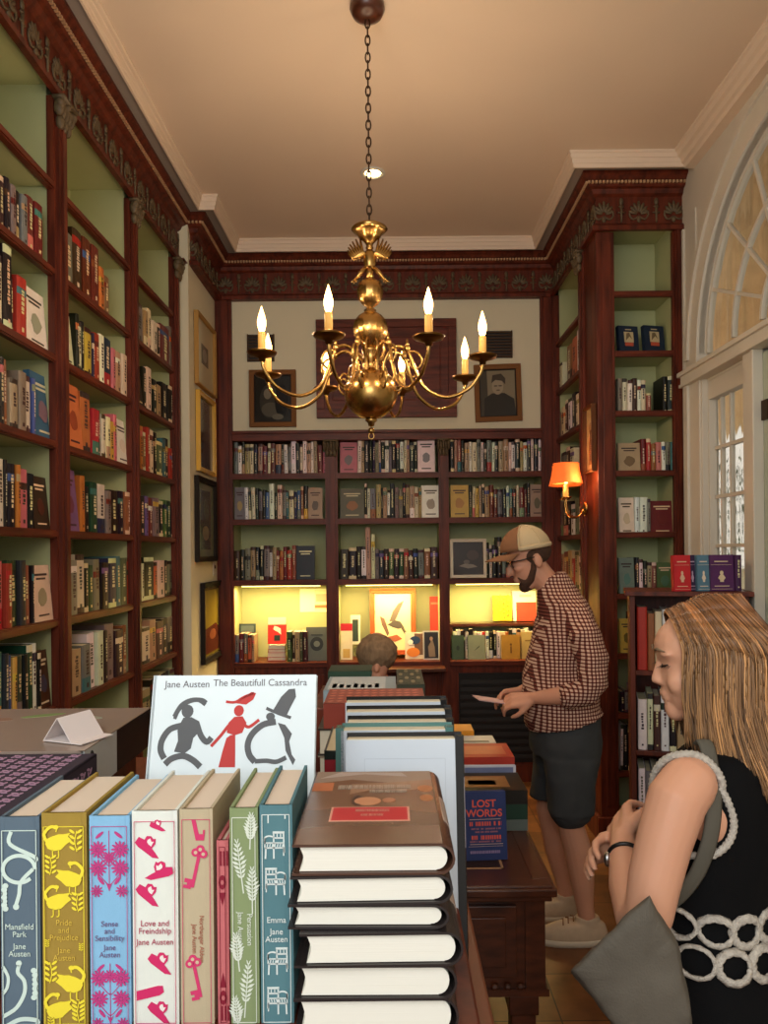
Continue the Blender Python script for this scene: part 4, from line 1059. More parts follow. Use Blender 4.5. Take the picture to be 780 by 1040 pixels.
z = pile(.415, 3.00, dz, [(.28,.042,(50,60,80),'y-','dark blue book at the bottom of the third pile on the desk',None),(.28,.042,(120,110,90),'y-','tan book low in the third pile on the desk',None),(.27,.045,(214,212,206),'y-','white book near the top of the third pile on the desk',None),(.26,.028,(222,220,214),'y-','thin white book topping the third pile on the desk',[((120,120,110),-.3,.4,-.4,-.2)])], d=.12)
z = pile(.34, 3.13, dz, [(.30,.05,(70,50,40),'y-','brown book at the bottom of the rear pile on the desk',None),(.28,.04,(150,130,110),'y-','tan book low in the rear pile on the desk',None),(.26,.055,(226,96,36),'y-','bright orange book near the top of the rear pile on the desk',[((240,170,60),-.45,.1,-.3,.4)]),(.20,.028,(226,150,40),'y-','yellow-orange book topping the rear pile on the desk',None)], d=.13)
# LOST WORDS book
p = W(493, 868, 2.25); bk = thing('book', 'blue book titled LOST WORDS standing face-out on the desk', 'book', (.275,2.245,dz), rot=(R(-7),0,R(4)), group=None)
m = MB().use('book',(44,58,108)); w, h = .135,.20; m.box(-w/2,w/2,0,.003,0,h); m.box(-w/2,w/2,.018,.021,0,h); m.box(-w/2-.001,-w/2+.003,0,.021,0,h); m.build('cover', bk)
m = MB().use('pages',(226,216,196)); m.box(-w/2+.003,w/2-.004,.003,.018,.003,h-.003); m.build('page_block', bk)
rd = (222,96,78)
def T(body, size, z, c=rd, x=0, sx=1, bold=.02): return text_obj('title_lettering', body, size, 'ink', bk, (x,-.0008,z), (pi/2,0,0), c, sx=sx, bold=bold)
T('LOST', .030, .155, sx=1.05); T('WORDS', .030, .127, sx=1.0); m = MB().use('ink',rd); g5 = random.Random(3)
def strokes(m, x0, x1, z, h, y=-.0010, gap=.35):
    x = x0
    while x < x1:
        w_ = h*g5.uniform(.35,.75)
        if g5.random() < .14: x += w_; continue
        m.box(x, min(x+w_*(1-gap),x1), y, 0, z, z+h); x += w_
strokes(m,-.045,.052,.100,.012); strokes(m,-.04,.05,.060,.012)
m.use('ink',(170,110,120)); strokes(m,-.04,.05,.089,.0045); strokes(m,-.03,.04,.080,.0045); strokes(m,-.045,.05,.052,.0045); m.use('ink',(150,130,170)); strokes(m,-.045,.05,.020,.008)
m.build('cover_lettering', bk)
m = MB().use('ink',(196,170,160)); m.box(-.045,.05,-.0012,0,.118,.1195); m.box(-.045,.055,-.0012,0,.046,.0475); m.box(-.05,.055,-.0012,0,.04,.0408); m.build('cover_rule', bk)
# ------------------------------------------------------------------ foreground display table
TZ, RZ = 1.13, 1.246
dt = thing('display_table', 'tall brown display table of books in the foreground', 'table', (-.40,1.20,0))
m = MB().use('table_wood'); m.box(-.55,.52,-.85,.90,TZ-.03,TZ); m.build('table_top', dt, bevel=.004)
m = MB().use('mahogany'); m.box(-.50,.47,-.80,.85,TZ-.13,TZ-.03); m.build('apron', dt)
for x in (-.46,.43):
    for y in (-.76,.81):
        m = MB().use('mahogany'); m.box(x-.03,x+.03,y-.03,y+.03,0,TZ-.13); m.build('leg', dt, bevel=.004)
t = thing('display_riser', 'low dark riser under the front row of books', 'riser', (-.37,.82,TZ))
m = MB().use('mahogany'); m.box(-.50,.452,-.15,.135,0,RZ-TZ); m.build('riser_box', t, bevel=.003)

# 2-D decoration helpers: shapes on a spine, coordinates in mm (s right, t up)
def ribbon(m, pts, w, y, n=5, th=.0004):
    P = [Vector((p[0],p[1],0)) for p in pts]; P = bez(P, n) if len(P) > 2 else P
    Q = [P[0]]
    for p in P[1:]:
        if (p-Q[-1]).length > .25: Q.append(p)
    if len(Q) < 2: return
    N = len(Q); vs = []
    for i, p in enumerate(Q):
        t = (Q[min(i+1,N-1)]-Q[max(i-1,0)]).normalized(); q = Vector((-t.y,t.x,0))*w/2
        for s_ in (1,-1):
            v = (p+q*s_)/1000
            vs += [(v.x, y-th, v.y), (v.x, y, v.y)]
    fs = []
    for i in range(N-1):
        k = i*4; j = k+4
        fs += [(k,k+2,j+2,j),(k+1,k,j,j+1),(k+2,k+3,j+3,j+2)]
    fs += [(0,1,3,2),((N-1)*4,(N-1)*4+2,(N-1)*4+3,(N-1)*4+1)]
    m.add(vs, fs)
def blob(m, pts, y, th=.0004): m.prism([(a/1000,b/1000) for a,b in pts], y-th, y, 'y')
def ov(cx, cy, rx, ry, n=14, rot=0):
    return [(cx+rx*cos(2*pi*k/n)*cos(rot)-ry*sin(2*pi*k/n)*sin(rot), cy+rx*cos(2*pi*k/n)*sin(rot)+ry*sin(2*pi*k/n)*cos(rot)) for k in range(n)]
def border(m, hw, t0, t1, w, y):
    for a in ((-hw,t0,-hw,t1),(hw,t0,hw,t1),(-hw,t1,hw,t1),(-hw,t0,hw,t0)): ribbon(m, [(a[0],a[1]),(a[2],a[3])], w, y)
def clipw(hw): return lambda p: (max(-hw,min(hw,p[0])),p[1])
def art_rope(m, hw, H, y, c):
    m.use('ink', c); border(m, hw, 2, H-13, .8, y)
    ribbon(m, [(-hw+9,H-14),(-hw+8,H-26),(hw-2,H-38),(hw,H-42)], 3.6, y)
    q = [(-hw+5,H-56),(-hw+10,H-60),(hw-4,H-62),(hw,H-50),(hw-8,H-34),(0,H-30),(-hw+4,H-38),(-hw+3,H-52),(-2,H-62),(6,H-58)]
    ribbon(m, ov(0,H-50,hw-1,13,16)[:15], 3.6, y-.0001)
    ribbon(m, [(hw-3,H-50),(2,H-62),(0,H-74),(-3,H-84)], 3.6, y-.0002); blob(m, ov(-3,H-86,3,3), y-.0003)
    for sx, t0, t1 in ((-1,H-66,H-88),(1,28,54)):
        for k in range(7): blob(m, ov(sx*(hw-2.0-(1.2 if k in (0,6) else 0)),t0+(t1-t0)*k/6.0,2.9,2.6,10), y-.0001*(k%2))
    blob(m, ov(-1,61,2.8,2.8), y); ribbon(m, [(-1,59),(-2,52),(4,44),(4,32),(-4,18),(-hw,10)], 3.6, y)
    ribbon(m, [(-hw,58),(-hw+5,48),(-hw+4,38),(-hw,32)], 3.0, y)
    ribbon(m, [(-hw+2,0),(0,7),(hw-1,6),(hw,2)], 4, y)
def bird(m, cx, cy, s, f, y):
    b = [(-8,-2),(-6,-6),(-1,-8),(5,-7),(9,-3),(14,1),(11,4),(13,7),(7,6),(3,6),(-3,4),(-7,2)]
    blob(m, [(cx+f*a*s, cy+c*s) for a, c in b], y)
    ribbon(m, [(cx-f*6*s,cy-1*s),(cx-f*9*s,cy+6*s),(cx-f*4*s,cy+12*s),(cx+f*1*s,cy+12*s)], 2.6*s, y-.0001)
    blob(m, ov(cx+f*1*s,cy+12*s,2.4*s,1.8*s), y-.0002); ribbon(m, [(cx+f*2*s,cy+12*s),(cx+f*1*s,cy+8*s)], 1*s, y)
    for q in (-2,3): ribbon(m, [(cx+q*s,cy-7*s),(cx+q*s,cy-13*s),(cx+(q-2*f)*s,cy-14*s)], .9*s, y)
def sprig(m, cx, cy, s, f, y, n=4):
    ribbon(m, [(cx,cy-10*s),(cx+2*f*s,cy),(cx,cy+10*s)], .9*s, y)
    for k in range(n):
        t = -8+16*k/(n-1)
        for g in (-1,1): blob(m, ov(cx+g*3.6*s+f*1*s,cy+t*s+1.5*s,3.2*s,1.3*s,8,g*.6), y-.0001)
def art_birds(m, hw, H, y, c):
    m.use('ink', c); border(m, hw, 2, H-13, .7, y)
    y2 = y-.0002
    bird(m,-hw+11,H-27,1.15,1,y2); sprig(m,hw-6,H-27,1.0,-1,y2); sprig(m,-hw+6,H-50,.9,1,y2-.0002); bird(m,hw-11,H-62,1.15,-1,y2)
    bird(m,-hw+11,H-84,1.1,1,y2); sprig(m,hw-5,H-86,.9,-1,y2); sprig(m,-hw+2.5,80,.35,1,y2); sprig(m,hw-2.5,76,.35,-1,y2)
    sprig(m,-hw+5,52,1,1,y2); bird(m,hw-11,42,1.2,-1,y2); bird(m,-hw+11,17,1.15,1,y2-.0003); sprig(m,hw-5,14,1.0,-1,y2,5); sprig(m,-hw+5,4,.5,1,y2)
def flower(m, cx, cy, r, y, n=12):
    for k in range(n):
        a = 2*pi*k/n; blob(m, ov(cx+.62*r*cos(a),cy+.62*r*sin(a),.42*r,.13*r,8,a), y)
    blob(m, ov(cx,cy,.2*r,.2*r,8), y-.0001)
def art_flowers(m, hw, H, y, c):
    m.use('ink', c); border(m, hw, 2, H-10, .5, y)
    for base in (H-12, 62):
        top = base
        ribbon(m, [(0,top-2),(0,top-60)], .7, y)
        for t, s in ((top-20,1),(top-38,1)) if base > 100 else ((top-16,1),(top-36,1)):
            flower(m, -hw+6.5, t, 8.3, y-.0001); flower(m, hw-6.5, t, 8.3, y-.0001)
            ribbon(m, [(-hw+7,t-6),(-3,t-14),(0,t-16)], .7, y); ribbon(m, [(hw-7,t-6),(3,t-14),(0,t-16)], .7, y)
        flower(m, 0, top-28 if base > 100 else top-14, 6.5, y-.0003)
        flower(m, -hw+5, top-60, 6, y-.0001, 10); flower(m, hw-5, top-60, 6, y-.0001, 10)
        for sx in (-1,1):
            blob(m, ov(sx*8,top-50,5,1.6,8,sx*.9), y); blob(m, ov(sx*9,top-6,5,1.5,8,-sx*.7), y)
        blob(m, [(-3,top-52),(0,top-60),(3,top-52),(0,top-55)], y-.0002)
def shoe_(m, cx, cy, s, f, y, a=0.0):
    def tr(l): return [(cx+f*(p*cos(a)-q*sin(a))*s, cy+(p*sin(a)+q*cos(a))*s) for p,q in l]
    blob(m, tr([(-12,6),(-6,5),(0,1),(6,-3),(12,-8),(6,-9),(-2,-6),(-10,-3),(-14,0)]), y)
    blob(m, tr([(-6,5),(-5,9),(-1,10),(2,8),(4,9),(5,4),(3,-1),(0,1)]), y-.0001)
    cc = m.cc; m.use('ink',(236,228,226)); blob(m, tr([(-3,6),(-1,8),(1,5),(3,6),(2,1),(-1,2),(-3,4)]), y-.0003); m.use('ink', cc)
def art_shoes(m, hw, H, y, c):
    m.use('ink', c); border(m, hw, 2, H-10, .5, y)
    shoe_(m, 4, H-14, .6, 1, y); shoe_(m, -5,H-34,1.02,1,y,-.3); shoe_(m, 4,H-58,1.02,-1,y,.15); shoe_(m,-5,H-80,1.02,1,y,-.35)
    shoe_(m, 6,60,1.0,1,y,-.3); shoe_(m,5,13,1.0,1,y,-.35)
    blob(m, [(-hw+1,33),(2,38),(7,38),(8,32),(4,29),(-hw+1,24)], y)
def key(m, cx, cy, s, up, y, a=0.1):
    def tr(p, q): return (cx+(p*cos(a)-q*up*sin(a))*s, cy+(p*sin(a)+q*up*cos(a))*s)
    for g in ((-3,13),(3,13),(0,16)):
        blob(m, ov(*tr(*g),3.3*s,3.3*s,12), y-.0001*(abs(g[0])+1))
    cc = m.cc; m.use('ink',(206,188,160))
    for g in ((-3,13),(3,13),(0,16)): blob(m, ov(*tr(*g),1.4*s,1.4*s,8), y-.0006)
    m.use('ink', cc)
    blob(m, [tr(-1.3,11),tr(1.3,11),tr(1.3,-14),tr(-1.3,-14)], y-.0001)
    blob(m, [tr(-1,-8),tr(-7,-8),tr(-7,-11),tr(-4.5,-11),tr(-4.5,-13),tr(-7,-13),tr(-7,-15.5),tr(-1,-15.5)], y-.0002)
def art_keys(m, hw, H, y, c):
    m.use('ink', c); border(m, hw, 2, H-10, .5, y)
    blob(m, [(-4,H-10),(0,H-10),(3,H-24),(7,H-24),(7,H-20),(9,H-20),(8,H-30),(0,H-30)], y)
    key(m, 0, H-58, 1.25, 1, y, -.22); key(m, 0, 44, 1.25, 1, y, .2); 
def art_maroon(m, hw, H, y, c):
    m.use('ink', c)
    border(m, hw-.3, 2, H-6, .5, y)
    for t0 in (H-24, 4):
        for k in range(3): blob(m, [(-hw+1+k*3,t0),(-hw+2.6+k*3,t0),(-hw+2.6+k*3,t0+14),(-hw+1+k*3,t0+14)], y)
    for t in (H-40, 26): 
        blob(m, ov(0,t,3.6,7,10), y)
        m2 = m.cc; m.use('ink',(186,104,108)); blob(m, ov(0,t,1.6,2.4,8), y-.0002); m.use('ink', m2)
    blob(m, [(-3.2,H-50),(3.2,H-50),(0,H-62)], y); blob(m, [(-3.2,36),(3.2,36),(0,50)], y)
def leaf(m, cx, cy, L, a, y):
    def tr(p, q): return (cx+p*cos(a)-q*sin(a), cy+p*sin(a)+q*cos(a))
    blob(m, [tr(-.6,-L*.75),tr(.6,-L*.75),tr(.4,L*.5),tr(-.4,L*.5)], y)
    for k in range(9):
        t = -L*.38+L*.85*k/8; w = (1-abs((k-3)/7.0))*7.5
        for g in (-1,1): blob(m, [tr(0,t),tr(g*w*.6,t+1.0),tr(g*w,t+4.6),tr(g*w*.4,t+3.4)], y-.0001*(1+k%2))
def art_leaves(m, hw, H, y, c):
    m.use('ink', c); border(m, hw, 2, H-9, .7, y)
    leaf(m, hw-4, H-20, 26, -.05, y); leaf(m, -hw+7, H-52, 40, .12, y); leaf(m, hw-3, H-76, 34, 0, y); leaf(m,-hw+4,72,28,.1,y); leaf(m,2,38,42,-.08,y); leaf(m,-hw+3,12,26,.1,y)
def chair_art(m, cx, cy, s, f, y):
    R_ = lambda l, w=1.5: ribbon(m, [(cx+f*a*s,cy+b*s) for a,b in l], w*s, y)
    R_([(-1,12),(-1,-14)]); R_([(9,12),(9.5,-8)]); R_([(-2,12.5),(10,12.5)],2.2); R_([(-1,7),(9,7)],1.6); R_([(2.5,12),(2.5,7)],1); R_([(6,12),(6,7)],1)
    for k in range(7): R_([(-8+k*2.6,-3),(-7+k*2.6,2)],1.0)
    R_([(-10,-3),(9.5,-3)],1.6); R_([(-9,2),(9,2)],1.2); R_([(-1,8),(-6,9),(-10,7),(-10,1)],1.5); R_([(-9,-3),(-9.5,-14)],1.6); R_([(9,-3),(9,-11)],1.2); R_([(-10,7),(-10,-3)],1.2)
def art_chairs(m, hw, H, y, c):
    m.use('ink', c); border(m, hw, 2, H-9, .7, y)
    ribbon(m, [(-hw+6,H-9),(-hw+6,H-17)], 1.2, y); ribbon(m, [(hw-4,H-9),(hw-4,H-13)], 1.2, y)
    chair_art(m, -1, H-38, .95, 1, y); chair_art(m, -1, H-73, .95, -1, y); chair_art(m, 1, 61, .95, 1, y); chair_art(m, 0, 23, .95, -1, y)

def classic(x0, x1, top, col, ink, art, label, texts=(), vert=None, H=None, d=.135, Y=.72, tcol=None, dx=0):
    a = W(x0, 930, Y); b = W(x1, 930, Y); th = b.x-a.x-.0012; h = (W((x0+x1)/2, top, Y).z-RZ) if H is None else H
    bk = thing('clothbound_book', label, 'book', ((a.x+b.x)/2, Y, RZ), group='decorated clothbound books in the front row')
    m = MB().use('cloth', col); m.box(-th/2,-th/2+.0032,.002,d,0,h); m.box(th/2-.0032,th/2,.002,d,0,h)
    n = 8; vs = []
    for z in (0,h):
        for i in range(n+1):
            t_ = -1+2*i/n; vs.append((th/2*t_, .0005+.003*t_**4, z))
    m.add(vs, [(i,i+1,n+2+i,n+1+i) for i in range(n)])
    m.box(-th/2+.0032,th/2-.0032,.002,.004,0,h)
    for i in range(n): 
        m.add([vs[n+1+i], vs[n+2+i], (vs[n+2+i][0],.004,h), (vs[n+1+i][0],.004,h)], [(0,1,2,3)])
    m.build('cloth_cover', bk)
    m = MB().use('pages', (222,206,188)); m.box(-th/2+.0032,th/2-.0032,.003,d-.006,.003,h-.0035); m.build('page_block', bk)
    m = MB(); hw = th*500-2.6; art(m, hw, h*1000, .0003, ink); m.build('spine_pattern', bk)
    tc = tcol or ink
    for body, size, tz in texts:
        text_obj('spine_title', body, size, 'ink', bk, (0,-.0004,tz*h), (pi/2,0,0), tc, extrude=.0002, bold=.0, space=.92, sx=.95)
    if vert:
        for body, size, xo, tz in vert: text_obj('spine_title', body, size, 'ink', bk, (xo,-.0004,tz*h), (pi/2,pi/2,0), tc, extrude=.0002, bold=.0, sx=.95)
    return bk
classic(-1, 40.5, 830, (94,112,128), (206,226,220), art_rope, 'slate blue clothbound book with pale rope pattern, leftmost of the front row',
        texts=(('Mansfield\nPark',.0078,.465),('Jane\nAusten',.0078,.372)))
classic(41.5, 88.5, 826, (160,134,62), (240,222,64), art_birds, 'mustard clothbound book with yellow bird pattern, second in the front row',
        texts=(('Pride\nand\nPrejudice',.0078,.475),('Jane\nAusten',.0078,.345)), tcol=(214,184,80))
classic(90, 132.5, 829, (136,188,226), (190,62,130), art_flowers, 'light blue clothbound book with pink flower pattern, third in the front row',
        texts=(('Sense\nand\nSensibility',.0075,.475),('Jane\nAusten',.0075,.362)), tcol=(120,110,150))
classic(133.5, 181, 824, (226,232,226), (206,46,104), art_shoes, 'white clothbound book with crimson shoe pattern, fourth in the front row',
        texts=(('Love and\nFreindship',.0080,.465),('Jane Austen',.0078,.378)), tcol=(180,90,110))
classic(182, 217, 822, (190,176,148), (206,60,110), art_keys, 'beige clothbound book with pink key pattern in the front row',
        vert=(('Northanger Abbey',.0062,.003,.40),('Jane Austen',.0062,-.004,.40)), tcol=(170,110,90))
classic(219.5, 232.5, 854, (196,110,114), (130,30,50), art_maroon, 'thin dusty pink book, the shortest spine of the front row',
        vert=(('Jack Russell Likes Home',.0052,-.002,.44),) if False else None, d=.11)
classic(233, 263, 821, (136,152,110), (218,226,214), art_leaves, 'green clothbound book with white leaf pattern in the front row',
        vert=(('Persuasion',.0075,.003,.44),('Jane Austen',.0075,-.006,.44)))
classic(263.5, 298, 818, (88,128,138), (220,230,230), art_chairs, 'teal clothbound book with white chair pattern, rightmost of the front row',
        texts=(('Emma',.0080,.465),('Jane\nAusten',.0080,.412)))

# pile of thick hardbacks
GP = 'pile of thick white-edged hardbacks'
def hardback(x0, x1, ytop, ybot, label, top=False, d=.225, rz=0.0, dy=0):
    Y = .68; a = W(x0, ybot, Y); b = W(x1, ytop, Y); w = b.x-a.x; h = (ybot-ytop)/1118.0
    z = EYE-(ybot-HY)/1118.0-.0
    bk = thing('hardback_book', label, 'book', ((a.x+b.x)/2, Y+dy, z), rz, GP)
    cov = (74,46,34) if top else (40,34,34)
    m = MB().use('gloss', cov); bt = .0022
    m.box(-w/2-.002,w/2-.012,0,d,0,bt); m.box(-w/2-.002,w/2-.012,0,d,h-bt,h)
    # rounded spine on the right
    n = 10; vo = []; 
    for i in range(n+1):
        t_ = -pi/2+pi*i/n; vo.append((w/2-.012+.015*cos(t_), h/2+(h/2)*sin(t_)))
    vi = [(w/2-.012+(.0128)*cos(-pi/2+pi*i/n), h/2+(h/2-bt)*sin(-pi/2+pi*i/n)) for i in range(n+1)]
    for i in range(n): m.prism([vo[i],vo[i+1],vi[i+1],vi[i]], 0, d, 'y')
    m.use('gloss', (176,158,146)); 
    for i in range(2, n-2): m.prism([(vo[i][0]+.0006,vo[i][1]),(vo[i+1][0]+.0006,vo[i+1][1]),vo[i+1],vo[i]], d*.30, d*.62, 'y')
    m.build('dust_jacket', bk)
    m = MB().use('pages', (232,230,220)); 
    pg = [(-w/2+.004,bt+.0005),(w/2-.014,bt+.0005)]+[(w/2-.014+.010*cos(-pi/2+pi*i/n), h/2+(h/2-bt-.001)*sin(-pi/2+pi*i/n)) for i in range(n+1)]+[(-w/2+.004,h-bt-.0005)]
    pg += [(-w/2+.004+.004*sin(pi*k/6), h-bt-.0005-(h-2*bt-.001)*k/6) for k in range(1,6)]
    m.prism(pg, .004, d-.004, 'y'); m.build('page_block', bk)
    if top:
        e = .0004
        def sh(name, c, pts, lvl, M_='ink'):
            m.use(M_, c); m.prism([(x*w, y*d) for x,y in pts], h, h+e*lvl, 'z')
        m = MB()
        sh('', (110,74,54), rc(-.5,.44,.0,.995), .5, 'gloss'); 
        sh('', (92,60,46), [(-.5,.0),(.44,.0),(.44,.35),(.0,.45),(-.5,.4)], 1, 'gloss')
        sh('', (146,124,110), [(-.5,.80),(-.2,.86),(.1,.80),(.44,.84),(.44,.995),(-.5,.995)], 1, 'gloss')
        sh('', (172,156,148), [(-.46,.88),(-.1,.95),(.25,.9),(.2,.97),(-.3,.985)], 1.5, 'gloss')
        sh('', (150,112,88), [(-.2,.62),(.0,.70),(.2,.66),(.44,.72),(.44,.84),(.1,.80),(-.2,.78)], 1.5, 'gloss')
        sh('', (182,104,62), rc(-.5,-.34,.68,.80), 2); 
        sh('', (190,132,96), oval(-.06,.52,.10,.055), 2); sh('', (168,112,82), oval(.10,.53,.05,.03), 2); sh('', (70,44,34), oval(-.13,.535,.05,.07), 1.8)
        sh('', (170,110,70), oval(.38,.70,.06,.05), 2); sh('', (170,110,70), oval(.38,.56,.05,.045), 2)
        sh('', (206,150,130), rc(-.315,.245,.255,.435), 2); sh('', (186,40,48), rc(-.30,.23,.265,.425), 2.6)
        m.build('jacket_picture', bk)
        m = MB().use('ink', (214,196,176)); g6 = random.Random(11)
        def line(x0, x1, y0, hh, lvl):
            x = x0
            while x < x1:
                w_ = hh*g6.uniform(.5,.8)*.13*8/9
                if g6.random() > .1:
                    k = g6.randint(0,3); q = w_*.25
                    m.box(x*w,(x+q*1.2)*w,y0*d,(y0+hh)*d,h,h+e*lvl)
                    if k != 1: m.box(x*w,(x+w_*.75)*w,(y0)*d,(y0+hh*.18)*d,h,h+e*lvl)
                    if k in (0,2): m.box((x+w_*.55)*w,(x+w_*.75)*w,y0*d,(y0+hh)*d,h,h+e*lvl)
                    if k == 3: m.box(x*w,(x+w_*.7)*w,(y0+hh*.5)*d,(y0+hh*.65)*d,h,h+e*lvl)
                x += w_
        m.use('ink', (206,184,164)); line(-.30,.27,.70,.055,3); line(-.05,.24,.645,.035,3); m.use('ink',(226,160,140)); line(-.14,.10,.37,.028,3.4); line(-.10,.06,.315,.024,3.4)
        m.build('jacket_lettering', bk)
    return bk
hardback(299, 459, 857.5, 889, 'thick hardback topping the front pile, brown painted jacket with red label', top=True, rz=R(0))
hardback(297, 457, 889.5, 919.5, 'thick hardback directly under the brown-jacketed top book', rz=R(1))
hardback(294, 453, 920, 945, 'thinner hardback third from the top of the front pile', rz=R(-1), dy=.002)
hardback(307, 467, 945.5, 980, 'hardback fourth from the top of the front pile, jutting out to the right', rz=R(.5), dy=-.004)
hardback(301, 461, 980.5, 1016, 'hardback second from the bottom of the front pile', rz=R(-.5))
hardback(300, 463, 1016.5, 1055.5, 'hardback at the bottom of the front pile, resting on the riser', dy=.003)

# The Beautifull Cassandra
pA = W(157, 697, .96); pB = W(319, 697, .96)
wC = .212; hC = .172
bk = thing('picture_book', 'white picture book with brushed figures, The Beautifull Cassandra, propped behind the front row', 'book', ((pA.x+pB.x)/2-.003, .93, 1.375), rot=(R(-16),0,R(-1)))
m = MB().use('gloss', (214,226,232)); m.box(-wC/2,wC/2,0,.003,0,hC); m.box(-wC/2,wC/2,.012,.015,0,hC); m.box(-wC/2-.001,-wC/2+.003,0,.015,0,hC); m.build('cover', bk)
m = MB().use('pages', (226,220,208)); m.box(-wC/2+.004,wC/2-.004,.003,.012,.003,hC-.003); m.build('page_block', bk)
text_obj('title_lettering', 'Jane Austen', .0125, 'ink', bk, (-.062,-.0004,hC-.0155), (pi/2,0,0), (112,110,116), sx=.98)
text_obj('title_lettering', 'The Beautifull Cassandra', .0125, 'ink', bk, (.033,-.0004,hC-.0140), (pi/2,0,0), (112,110,116), sx=.98)
SX = wC*1000/660.0
def cs(pts): return [((px-400)*SX/1.0, hC*1000-(py-72)*SX/1.0) for px,py in pts]
def blobc(m, pts): blob(m, cs(pts), -.0001)
def ribc(m, pts, w, lvl=0): ribbon(m, cs(pts), w, -.0001-.0001*lvl)
gy = (92,94,98)
m = MB().use('ink', gy)
blobc(m, ov(215,215,24,26)); ribc(m, [(165,245),(180,210),(215,180),(255,172),(285,190)], 4.5); ribc(m, [(160,235),(185,190),(225,168),(270,168),(290,180)], 3.4, 1)
blobc(m, [(200,240),(232,238),(265,255),(272,290),(245,320),(238,360),(215,378),(172,372),(185,330),(180,290),(190,262)])
ribc(m, [(200,270),(150,285),(122,325),(118,365),(135,398)], 7.7, 1); ribc(m, [(255,262),(275,310),(300,335),(318,318)], 7.3, 2)
ribc(m, [(140,420),(165,398),(210,388),(250,405),(280,430)], 7.7, 1); m.build('grey_figure', bk)
m = MB().use('ink', (190,62,60))
ribc(m, [(368,178),(405,180),(440,160),(480,145)], 3.4); blobc(m, [(410,185),(430,165),(470,140),(488,145),(478,170),(450,190)]); blobc(m, ov(422,214,20,22))
blobc(m, [(405,238),(438,236),(455,262),(440,300),(410,310),(378,300),(382,262)]); ribc(m, [(385,270),(355,310),(318,352)], 3.9, 1); ribc(m, [(440,262),(465,278),(505,250)], 3.9, 1)
blobc(m, [(392,310),(412,306),(415,360),(418,432),(352,432),(365,370),(378,320)]); m.build('red_figure', bk)
m = MB().use('ink', gy)
blobc(m, [(560,212),(590,160),(620,130),(645,128),(650,160),(630,200),(612,240)]); ribc(m, [(532,205),(580,225),(632,243)], 3.9, 1); blobc(m, ov(550,238,18,16))
ribc(m, [(572,258),(520,270),(480,305),(464,345),(472,385),(495,412)], 7.8, 1); blobc(m, [(580,262),(610,270),(638,305),(628,335),(640,385),(655,405),(645,425),(615,370),(608,320)])
ribc(m, [(495,410),(540,408),(580,412),(618,396)], 5.6, 2); m.build('black_hat_figure', bk)
# easel block that carries it
m = MB().use('mahogany'); m.box(-.10,.10,0,.05,0,.243)
single(m, 'book_support', 'dark block supporting the white picture book from below', 'stand', ((pA.x+pB.x)/2, .962, TZ), bevel=.003)
p281 = W(281, 688, 1.1)
m = MB().use('paper', (214,220,232)); m.box(-.028,.028,0,.001,0,p281.z-TZ); m.box(-.028,.028,-.02,0,0,.001)
p = W(281, 688, 1.1)
single(m, 'price_card', 'blank white card standing behind the white picture book', 'card', (p.x, 1.10, TZ), rot=(R(-1),0,0))
o = face_mb(.12,.18,.05,(60,44,40)).build('book'); o.location = (W(292,700,1.12).x, 1.104, TZ+.005); tag(o, 'dark book standing behind the white card', 'book')

# big flat books on the left
def W0(px, py, z):                          # point of the photograph on the horizontal plane z
    u = px-HX; v = py-HY; u2 = u-ROLL*v; v2 = v+ROLL*u; Y = (EYE-z)*F/v2
    return Vector((u2*Y/F, Y, z))
zt = 1.434
bk = thing('box_set', 'large purple lace-patterned slipcase lying at the left edge', 'book', (-.555,.875,1.385))
m = MB().use('cloth', (62,54,66)); m.box(-.16,.16,-.125,.125,0,.003); m.box(-.16,.16,-.125,.125,.045,.049); m.box(.156,.16,-.125,.125,0,.049); m.box(-.16,-.156,-.125,.125,0,.049); m.build('case', bk, bevel=.002)
m = MB().use('pages', (70,60,74)); m.box(-.156,.156,-.123,.123,.003,.045); m.build('page_block', bk)
m = MB().use('ink', (168,132,158)); g7 = random.Random(2)
for i in range(16):
    for j in range(12):
        x = -.145+i*.0187; y = -.112+j*.0195; o_ = .009 if i%2 else 0
        for q in range(4):
            a = q*pi/2+.5; m.prism(ov(x+.005*cos(a), y+o_+.0045*sin(a), .0048, .0021, 8, a+.8), .049, .0494+.0001*(q%2), 'z')
for i in range(11):
    for j in range(2):
        y = -.112+i*.021; z_ = .012+j*.02
        for q in range(3): a = q*2.1; m.prism(ov(y+.005*cos(a), z_+.004*sin(a), .005, .002, 8, a+.8), .16, .1604, 'x')
m.build('lace_pattern', bk)
m = MB().use('paper', (226,212,214)); m.box(-.04,.04,-.03,.03,0,.0008); o = single(m, 'price_card', 'white card lying at the left edge on the purple patterned slipcase', 'card', (-.475,.80,1.4347), (0,0,R(35)))
m = MB().use('mahogany'); m.box(-.15,.15,.083,.12,0,.255); m.box(-.15,.15,-.12,.083,.118,.255); o = single(m, 'book_support', 'dark block under the purple patterned slipcase', 'stand', (-.56,.875,TZ), bevel=.003)
bk = thing('art_book', 'very large flat book with glossy grey-brown cover on the left of the table', 'book', (-.625,1.155,1.370))
m = MB().use('gloss', (150,132,120)); m.box(-.205,.205,-.14,.14,.060,.0635); m.box(-.205,.205,-.14,.14,0,.003)
m.use('gloss', (196,202,204)); m.box(.202,.2065,-.14,-.02,0,.0635); m.use('gloss', (30,28,28)); m.box(.202,.2065,-.02,.14,0,.0635)
m.use('gloss',(40,50,54)); m.prism(ov(-.115,.036,.010,.022), .2065, .2069, 'x')
m.use('gloss', (150,132,116)); m.box(.198,.2066,-.14,.14,.0625,.0639)
m.build('cover', bk)
m = MB().use('gloss', (126,106,96)); g8 = random.Random(4)
